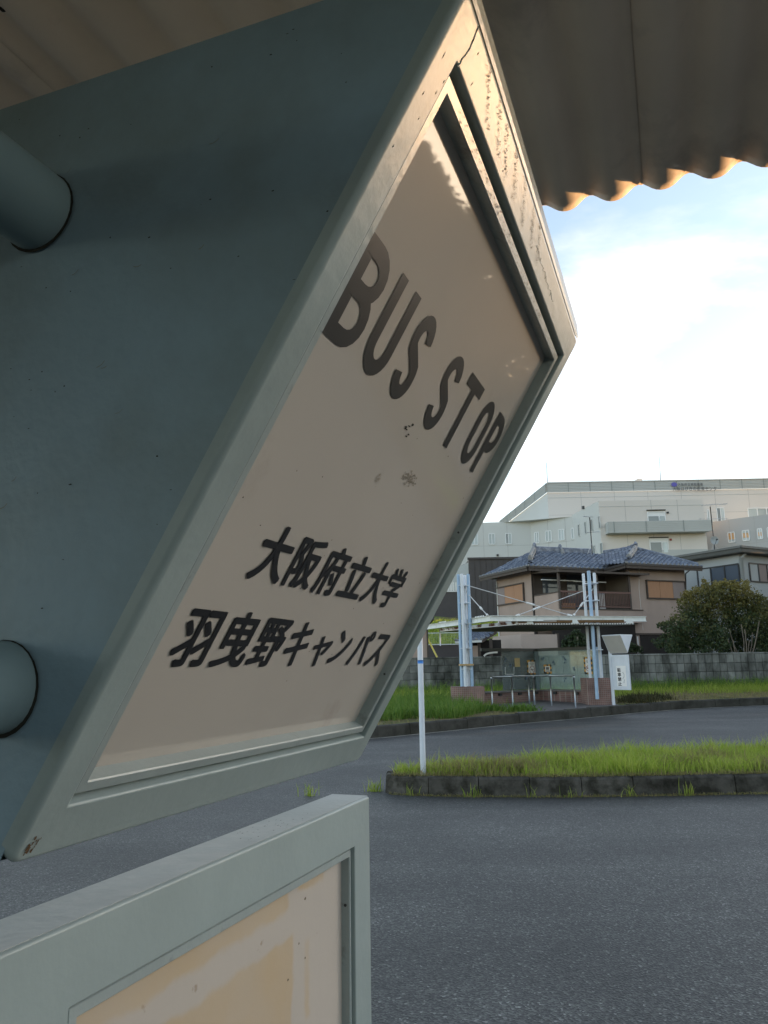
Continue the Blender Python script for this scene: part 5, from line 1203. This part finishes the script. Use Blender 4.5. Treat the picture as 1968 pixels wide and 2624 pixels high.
# ------------------------------------------------------------------ dark house, bank and fence on the left
dk = thing('dark_brown_building', 'dark brown metal clad building with pale side wall left of the tan house', 'building', (U(1270, 1600, 62).x, 62, 4))
x0, x1, x2 = U(1203.5, 1500, 60).x, U(1330, 1500, 60).x, U(1100, 1500, 60).x
ztop = U(1260, 1432, 60).z
mb = MB(); mb.box(((x0 + x1) / 2, 63, (ztop + 3) / 2), (x1 - x0 + 2 * 0, 6, ztop - 3)); bw_ = mb.build('wall', 'siding', dk)
mb = MB()
xx = x0 + .45
while xx < x1: mb.box((xx, 59.99, (ztop + 3) / 2), (.03, .03, ztop - 3.1)); xx += .45
mb.build('panel_seams', 'gutter', dk, kind='stuff')
mb = MB(); mb.box(((x0 + x1) / 2, 60.0, ztop + .04), (x1 - x0 + .2, .2, .16)); mb.build('roof_edge', 'siding', dk)
xw = U(1176, 1500, 61).x
mb = MB().prism([(xw, 62.5, 3), (x0 - .02, 60.2, 3), (x0 - .02, 66, 3), (xw, 66, 3)], (0, 0, ztop - 3.25)); mb.build('side_wall', 'wall_grey', dk)
mb = MB(); q = U(1175, 1560, 60.5); mb.box((x0 - 2.4, 61.5, (U(1180, 1516, 61.5).z + 3) / 2), (4.4, 2.4, U(1180, 1516, 61.5).z - 3)); mb.build('low_wing', 'siding', dk)
zs0, zs1 = U(1170, 1514, 60.2).z, U(1170, 1492, 60.2).z
for i in range(6):
    q = U(1149 + 6.5 * i, 1503, 60.25); mb = MB(); mb.box((q.x, 60.25, (zs0 + zs1) / 2), (.09, .04, zs1 - zs0)); mb.build('white_slat', 'white', dk)
mb = MB(); a, b = U(1145, 1515, 60.25), U(1186, 1515, 60.25); mb.beam(a, b, .06, .1); mb.build('slat_rail', 'white', dk)
bk_ = MB(); nx = 20
for i in range(nx + 1):
    x = -8 + 26 * i / nx
    for j, (y, zz) in enumerate(((47.2, 2.75), (49, 3.1), (53, 4.1), (58, 5.2), (75, 5.6))): bk_.v.append((x, y, zz + .12 * math.sin(x * 1.3 + j)))
for i in range(nx):
    for j in range(4): a = i * 5 + j; bk_.f.append((a, a + 5, a + 6, a + 1))
bk_.build('grass_bank', 'bank', kind='structure', smooth=True)
bp2 = np.stack([rng.uniform(2, 10, 9000), rng.uniform(47.3, 56, 9000)], 1); bp2 = np.array([(x, y, np.interp(y, [47.2, 49, 53, 58], [2.75, 3.1, 4.1, 5.2]) - .05) for x, y in bp2]); blades('bank_grass', bp2, .28, .5, .05, 'grass_bright', .9)
rw = thing('dark_retaining_wall', 'low dark retaining wall under the mesh fence and grass bank', 'wall', (5, 46.8, .7))
zt0 = U(1130, 1653, 46.8).z
mb = MB(); mb.box((4, 46.9, (zt0 + .5) / 2), (20, .3, zt0 - .5)); mb.build('wall', 'siding', rw)
fn = thing('white_mesh_fence', 'white post and wire mesh fence along the top of the grass bank', 'fence', (5, 46.7, zt0))
zft = U(1130, 1621, 46.6).z; xs = [U(X, 1640, 46.6).x for X in (1028, 1128, 1229)]
for xx in [xs[0] - 2.4] + xs + [xs[2] + 2.4, xs[2] + 4.8]:
    mb = MB(); mb.tube((xx, 46.6, zt0 - .05), (xx, 46.6, zft), .035, 8); mb.build('fence_post', 'white_post', fn, smooth=True)
for zz in (zft - .02, zt0 + .03): mb = MB(); mb.beam((xs[0] - 2.4, 46.6, zz), (xs[2] + 4.8, 46.6, zz), .03, .04); mb.build('fence_rail', 'white_post', fn)
mb = MB(); xx = xs[0] - 2.4
while xx < xs[2] + 4.8: mb.box((xx, 46.62, (zt0 + zft) / 2), (.007, .007, zft - zt0)); xx += .10
zz = zt0
while zz < zft: mb.box((xs[1], 46.625, zz), (16, .007, .007)); zz += .09
mb.build('wire_mesh', mat('pale_green_wire', (.40, .48, .40), .6, .3), fn, kind='stuff')
yg = thing('guy_wire_guard', 'slanted yellow guy wire guard in front of the grass bank', 'guy wire', (U(1105, 1655, 40).x, 40, .6))
mb = MB(); a, b = U(1106, 1656, 40), U(1095, 1634, 40.6); mb.tube(a + (a - b) * 2.5, b + (b - a) * .6, .045, 10); mb.build('guard_tube', 'yellow', yg, smooth=True)
ou = thing('beige_outbuilding', 'narrow beige wall end of an outbuilding at the left end of the block wall', 'building', (U(1060, 1690, 31).x, 31, .7))
xa, xb = U(985, 1650, 31).x, U(1097, 1650, 31).x; zoo = U(1090, 1590, 31).z
mb = MB(); mb.box(((xa + xb) / 2, 32.5, (zoo + .6) / 2), (xb - xa, 3, zoo - .6)); mb.build('wall', 'stucco', ou)
mb = MB(); mb.box((xb - .02, 30.97, (zoo + .6) / 2), (.06, .06, zoo - .6)); mb.build('corner_trim', 'brown_trim', ou)
mb = MB(); mb.box(((xa + xb) / 2, 32.4, zoo + .06), (xb - xa + .5, 3.6, .12)); mb.build('roof', 'fascia_grey', ou)

# ------------------------------------------------------------------ campus hospital building
cp = thing('hospital_building', 'large pale grey hospital building with louvred parapet rising behind the houses', 'building', (40, 112, 0))
def seg(X0, D0, X1, D1): a, b = U(X0, 1500, D0), U(X1, 1500, D1); return Wall((a.x, a.y), (b.x, b.y))
s1 = seg(1120, 115.5, 1368, 115); s2 = seg(1368, 115, 1478, 111.4); s3 = seg(1478, 111.4, 1549, 103.2); s4 = seg(1821, 107, 2110, 97.5); sc = seg(1549, 103.2, 1823, 103.0)
su = seg(1416.6, 118, 2100, 117.5); sl = seg(1290, 149, 1416.6, 118)
zL = s1.sz(1250, 1338.5)[1]; zC = sc.sz(1600, 1282.5)[1]; zU = su.sz(1600, 1235)[1]; z4 = s4.sz(1900, 1327)[1]
def mass(wall, zt1, depth, m, nm='wall', e0=0, e1=0):
    a, b = wall.pt(-e0, -1), wall.pt(wall.len + e1, -1); n = -wall.n * depth; mb = MB().prism([a, b, b + n, a + n], (0, 0, zt1 + 1)); return mb.build(nm, m, cp)
mass(s1, zL, 6, 'campus_c', e1=.02); mass(s2, zL, 6, 'campus_c', e1=.0)
# side wing wall with a sloping top line towards the centre block
mb = MB(); n = -s3.n * 3; zs = s2.pt(0, 0); za_, zb_2 = zL + .2, zC
mb.prism([s3.pt(0, -1), s3.pt(s3.len, -1), s3.pt(s3.len, zb_2), s3.pt(0, za_)], n); mb.build('wall', 'campus_c', cp)
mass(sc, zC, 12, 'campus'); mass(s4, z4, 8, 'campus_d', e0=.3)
zuw = su.sz(1600, 1258.5)[1]
mass(su, zuw, 30, 'campus'); 
mb = MB(); mb.prism([sl.pt(0, -1), sl.pt(sl.len, -1), sl.pt(sl.len, zuw), sl.pt(0, zuw)], -sl.n * 3); mb.build('wall', 'campus_c', cp)
mb = MB().quad(s1.pt(10, zL - .05, -.05), s2.pt(s2.len, zL - .05, -.05), su.pt(0, zL - .05, -.05), sl.pt(0, zL - .05, -.05)); mb.build('roof_deck', 'campus_c', cp)
def louvre(wall, a0, a1, z0, z1, o, nsl, npost, nm='louvre_parapet'):
    mb = MB(); wall.slab(mb, a0, a1, z0, z1, o, o + .08); f = mb.build(nm, 'louvre', cp)
    mb = MB()
    for i in range(nsl): zz = z0 + (z1 - z0) * (i + .5) / nsl; wall.slab(mb, a0, a1, zz - .05, zz + .05, o + .08, o + .14)
    mb.build('louvre_slats', 'louvre', f, kind='stuff')
    for i in range(npost + 1):
        x = a0 + (a1 - a0) * i / npost; mb = MB(); wall.slab(mb, x - .05, x + .05, z0, z1, o + .145, o + .17); mb.build('louvre_post', mat_seam, f)
    return f
mat_seam = mat('louvre_seam', (.27, .30, .29), .7, .3)
louvre(su, -.1, su.len, zuw, zU, .1, 6, 12); louvre(sl, 0, sl.len + .05, zuw, zU, .1, 6, 5)
mb = MB(); su.slab(mb, 0, su.len, zU, zU + .12, -.1, .35); mb.build('parapet_cap', 'campus', cp)
zseam = su.sz(1600, 1273)[1]
mb = MB(); su.slab(mb, 0, su.len, zseam, zseam + .06, 0, .03); sc.slab(mb, 0, sc.len, sc.sz(1600, 1298)[1], sc.sz(1600, 1298)[1] + .06, 0, .03); mb.build('wall_seam', 'louvre', cp, kind='stuff')
mb = MB()
for wl_, zz_, st_ in ((s1, zL, 3.6), (s2, zL, 2.7), (sc, zC, 3.55), (s4, z4, 3.3), (su, zuw, 5.2)):
    q_ = st_
    while q_ < wl_.len - .5: wl_.slab(mb, q_ - .022, q_ + .022, 8, zz_ - .02, 0, .012); q_ += st_
    for k_ in range(1, 5): wl_.slab(mb, 0.05, wl_.len - .05, zz_ - 3.62 * k_ - .02, zz_ - 3.62 * k_ + .02, 0, .010)
mb.build('panel_joints', mat('panel_joint', (.40, .40, .385), .9, .2), cp, kind='stuff')
# balcony
zb0, zb1 = sc.sz(1600, 1369)[1], sc.sz(1600, 1341.5)[1]
a0, a1 = sc.sz(1556, 1355)[0] - .2, sc.len + .35
mb = MB(); sc.slab(mb, a0, a1 - .5, zb0 - .05, zb0 + .12, 0.01, 1.6); mb.build('balcony_slab', 'louvre', cp)
mb = MB(); mb.obox(sc.pt(a0, zb0, 1.5), sc.d * (a1 - a0), sc.n * .08, V((0, 0, zb1 - zb0))); bf = mb.build('balcony_front', 'louvre', cp)
mb = MB()
for i in range(6): zz = zb0 + (zb1 - zb0) * (i + .5) / 6; sc.slab(mb, a0, a1, zz - .03, zz + .03, 1.58, 1.61)
mb.build('louvre_slats', 'louvre', bf, kind='stuff')
for t in (.05, .36, .72): mb = MB(); sc.slab(mb, a0 + (a1 - a0) * t - .04, a0 + (a1 - a0) * t + .04, zb0, zb1, 1.615, 1.65); mb.build('louvre_post', mat_seam, bf)
mb = MB(); mb.obox(sc.pt(a0, zb0, .02), sc.n * 1.48, -sc.d * .08, V((0, 0, zb1 - zb0))); mb.build('balcony_side', 'louvre', cp)
z3_ = sc.sz(1600, 1411)[1]; mb = MB(); sc.slab(mb, 0, sc.len, z3_ - 3, z3_, 0.02, .12); mb.build('lower_band', 'louvre', cp)
# windows
Z3 = lambda a, b: (1050 + a / 3.6144, 1180 + b / 3.6144)
Z4 = lambda a, b: (1509 + a / 3.6144, 1180 + b / 3.6144)
def cwin(wall, f, x0, y0, x1, y1, n=1, mg='win_glass', fr='win_frame', t=.12, mgs=None, zref=None):
    (X0, Y0), (X1, Y1) = f(x0, y0), f(x1, y1); return wwin(cp, wall, X0, X1, Y0, Y1, n, mg, fr, t=t, depth=.1, mgs=mgs, zref=zref)
zw0, zw1 = s1.sz(*Z3(760, 780))[1], s1.sz(*Z3(760, 676))[1]
cwin(s1, Z3, 570, 676, 632, 780, 2, zref=(zw0, zw1)); cwin(s1, Z3, 730, 676, 790, 780, 2, zref=(zw0, zw1)); cwin(s1, Z3, 885, 676, 945, 780, 2, zref=(zw0, zw1), mgs=['win_dark', 'win_glass'])
for x0, x1 in ((1155, 1199), (1257, 1317), (1378, 1436), (1497, 1546)): cwin(s2, Z3, x0, 650, x1, 760, 2, zref=(zw0, zw1))
for x0, x1 in ((742, 792), (897, 952)): cwin(s1, Z3, x0, 890, x1, 1000, 1, mg='win_dark', zref=(zw0 - 3.75, zw1 - 3.75))
z30, z31 = zw0 + .1, zw1 + .15
for X0, X1 in ((1481.5, 1487.5), (1498.5, 1505), (1515.5, 1522), (1535, 1542)): wwin(cp, s3, X0, X1, 1350, 1380, 1, 'win_dark', 'campus_c', t=.1, zref=(z30, z31), depth=.08)
for X0, X1 in ((1519, 1527), (1538, 1546)): wwin(cp, s3, X0, X1, 1400, 1420, 1, 'win_dark', 'campus_c', t=.1, zref=(z30 - 3.7, z31 - 3.7), depth=.08)
for (y0, y1) in ((475, 582), (725, 832)):
    x0, x1 = (541, 710) if y0 < 500 else (561, 737)
    cwin(sc, Z4, x0, y0, x1, y1, 1, mg='win_frame', t=.14)
    (X0, Y0), (X1, Y1) = Z4(x0, y0), Z4(x1, y1); aa0, zz1 = sc.sz(X0, Y0 + (12 if y0 < 500 else 10)); aa1, zz0 = sc.sz(X1, Y1)
    for k, (f0, f1) in enumerate(((0, .66), (.68, 1))):
        mb = MB(); sc.slab(mb, aa0 + (aa1 - aa0) * f0 + .12, aa0 + (aa1 - aa0) * f1 - .1, zz0 - .3, zz1, .02, .13); mb.build('window_pane', 'win_dark' if k == 0 else 'win_glass', cp)
    mb = MB(); sc.slab(mb, aa0 - .05, aa1 + .1, zz1 + (.78 if y0 < 500 else .62), zz1 + (.9 if y0 < 500 else .74), .0, .25); mb.build('window_hood', 'fascia_grey', cp)
    q = Z4(x1 + 18, y0 + 9); a_, z_ = sc.sz(*q); mb = MB(); sc.slab(mb, a_ - .12, a_ + .12, z_ - .12, z_ + .12, 0, .2); mb.build('wall_lamp', 'dark_metal' if y0 < 500 else 'red', cp)
cwin(su, Z4, 1092, 455, 1120, 560, 1, mg='win_glass'); cwin(su, Z4, 1180, 437, 1262, 575, 2, mgs=['win_dark', 'win_glass']); cwin(su, Z4, 1470, 440, 1740, 560, 3, t=.14)
zo0, zo1 = s4.sz(*Z4(1322, 762))[1], s4.sz(*Z4(1322, 661))[1]
for i, (x0, x1) in enumerate(((1286, 1357), (1421, 1494), (1563, 1616))):
    f = cwin(s4, Z4, x0, 660, x1, 760, 2, mg='win_glass', zref=(zo0, zo1)); (X0, _), (X1, _) = Z4(x0, 0), Z4(x1, 0); a_, b_ = s4.sz(X0, 1380)[0], s4.sz(X1, 1380)[0]
    for k in (0, 1):
        ee = [.12, .25, .35][i]; mb = MB(); w_ = (b_ - a_); s4.slab(mb, a_ + w_ * (.04 + .48 * k), a_ + w_ * (.48 + .48 * k), zo0 + .45, zo1 - (zo1 - zo0) * ee, .021, .035); mb.build('painted_reflection', 'win_orange', f)  # orange sheets painted as the reflection in each pane
cwin(s4, Z4, 1650, 610, 1690, 720, 1, mg='win_dark', zref=(zo0, zo1))
for q, sz_ in ((Z3(1613, 436), .25),): a_, z_ = s3.sz(*q); mb = MB(); s3.slab(mb, a_ - .2, a_ + .2, z_ - .2, z_ + .2, 0, .25); mb.build('wall_lamp', 'dark_metal', cp)
q = Z3(813, 878); a_, z_ = s1.sz(*q); mb = MB(); s1.slab(mb, a_ - .15, a_ + .15, z_ - .15, z_ + .15, 0, .2); mb.build('wall_lamp', 'dark_metal', cp)
# lettering on the parapet
def cap_text(txt, x0, x1, y0, y1, m, nm):
    n = len(txt)
    for i, ch in enumerate(txt):
        (X0, Y0), (X1, Y1) = Z4(x0 + (x1 - x0) * i / n, y0), Z4(x0 + (x1 - x0) * (i + .9) / n, y1); a0_, zz1 = su.sz(X0, Y0); a1_, zz0 = su.sz(X1, Y1)
        mb = MB(); put_glyph(mb, ch, lambda a, b: su.pt(a, b, .42), a0_, a1_, zz0, zz1, .03); mb.build(nm, m, cp)
cap_text('大阪府立病院機構', 815, 1050, 214, 240, 'sign_grey', 'roof_letter'); cap_text('大阪はびきの医療センター', 768, 1215, 249, 284, 'sign_grey', 'roof_letter')
mb = MB(); (X0, Y0) = Z4(782, 228); a_, z_ = su.sz(X0, Y0); mb.quad(*[su.pt(a_ + .46 * math.cos(t), z_ + .36 * math.sin(t), .42) for t in [2 * math.pi * i / 16 for i in range(16)]]); mb.build('logo_disc', 'logo', cp)
# roof things
def rbox(x0, x1, y0, y1, dd, m, nm, D=1.0):
    (X0, Y0), (X1, Y1) = Z4(x0, y0), Z4(x1, y1); a0_, zz1 = su.sz(X0, Y0); a1_, _ = su.sz(X1, Y1); mb = MB(); mb.obox(su.pt(a0_, zU + .1, -1.2), su.d * (a1_ - a0_), -su.n * dd, V((0, 0, max(.4, zz1 - zU)))); return mb.build(nm, m, cp, bevel=.05)
rbox(465, 520, 158, 195, 2, 'campus', 'roof_vent'); rbox(1345, 1450, 170, 205, 3, 'campus', 'roof_vent')
(X0, Y0), (X1, Y1) = Z4(1376, 174), Z4(1446, 200); a0_, zz1 = su.sz(X0, Y0); a1_, zz0 = su.sz(X1, Y1); mb = MB(); su.slab(mb, a0_, a1_, max(zz0, zU + .18), zz1, -1.19, -1.1); mb.build('vent_mouth', 'dark_metal', cp)
def rodl(wall, p0, p1, r=.05): a, za__ = wall.sz(*p0); b, zb__ = wall.sz(*p1); mb = MB(); mb.tube(wall.pt(a, za__, -.5), wall.pt(a + .15, zb__, -.5), r, 6, r * .5); mb.build('lightning_rod', 'sign_grey', cp)
rodl(su, Z4(675, 197), Z4(655, -40), .07); rodl(sl, Z3(1252, 305), Z3(1234, 20), .07); rodl(sl, Z3(909, 560), Z3(901, 400), .06)

# ------------------------------------------------------------------ roof antennas
def antenna(label, X, Yb, Yt, D, arms, dish=None):
    b, t_ = U(X, Yb, D), U(X, Yt, D); t = thing('roof_antenna', label, 'antenna', b)
    mb = MB(); mb.tube(b - V((0, 0, .2)), V((b.x, b.y, t_.z)), .028, 8); mb.build('mast', 'dark_metal', t, smooth=True)
    for (X0, X1, Y0, Y1, n, le) in arms:
        p0, p1 = U(X0, Y0, D), U(X1, Y1, D); mb = MB(); mb.tube(p0, p1, .014, 6); bo = mb.build('boom', 'cable', t)
        for i in range(n):
            q = p0.lerp(p1, (i + .5) / n); mb = MB(); mb.tube(q + V((-.05, -le / 2, 0)), q + V((.05, le / 2, 0)), .008, 5); mb.build('element', 'cable', bo)
    for k in (-1, 1, 0):
        mb = MB(); mb.tube(b + V((.28 * k, .2 if k == 0 else -.12, -.25)), b + V((0, 0, .35)), .012, 6); mb.build('strut', 'cable', t)
    if dish:
        q = U(*dish, D - .15); mb = MB(); n = 20; rr = .235; vs = [q + V((0, .10, 0))]; 
        for k, f in enumerate((.5, 1)):
            for i in range(n): a = 2 * math.pi * i / n; vs.append(q + V((rr * f * math.cos(a), .10 - .10 * f * f, rr * f * math.sin(a))))
        fs_ = [(0, 1 + i, 1 + (i + 1) % n) for i in range(n)] + [(1 + i, 1 + n + i, 1 + n + (i + 1) % n, 1 + (i + 1) % n) for i in range(n)]
        mb.add(vs, fs_); o = mb.build('dish', 'wall_grey', t, smooth=True)
        mb = MB(); mb.tube(q + V((.02, 0, -.2)), q + V((.02, -.25, 0)), .012, 6); mb.box(q + V((.02, -.27, 0)), (.07, .1, .07)); mb.build('dish_feed', 'dark_metal', t)
antenna('television antenna on the blue grey tiled roof ridge', 1517, 1409, 1326, 39.5, ((1494, 1520, 1323, 1325, 5, .5), (1503, 1536, 1364, 1363, 6, .3)))
antenna('television antenna with white satellite dish on the dark eaved grey house', 1831, 1407, 1298, 43.5, ((1797, 1864, 1295, 1291, 9, .6), (1790, 1866, 1330, 1329, 8, .35)), (1831, 1384.5))

# unseen hedge added behind the viewer to keep sky light off the sign end
hd = thing('light_block_hedge', 'unseen hedge added behind the near shelter to block light', 'hedge', (-2.2, -5.2, 0))
hc = []
for i in range(26):
    q = -h * 4.3 + p * (-7.5 + .5 * i)
    for zz in (.5, 1.3, 1.9): hc.append((q.x + random.uniform(-.15, .15), q.y + random.uniform(-.15, .15), zz, .6, .6, .6))
leaf_cloud('foliage', hc, 16000, .14, 'leaf_far', hd, hollow=.2)
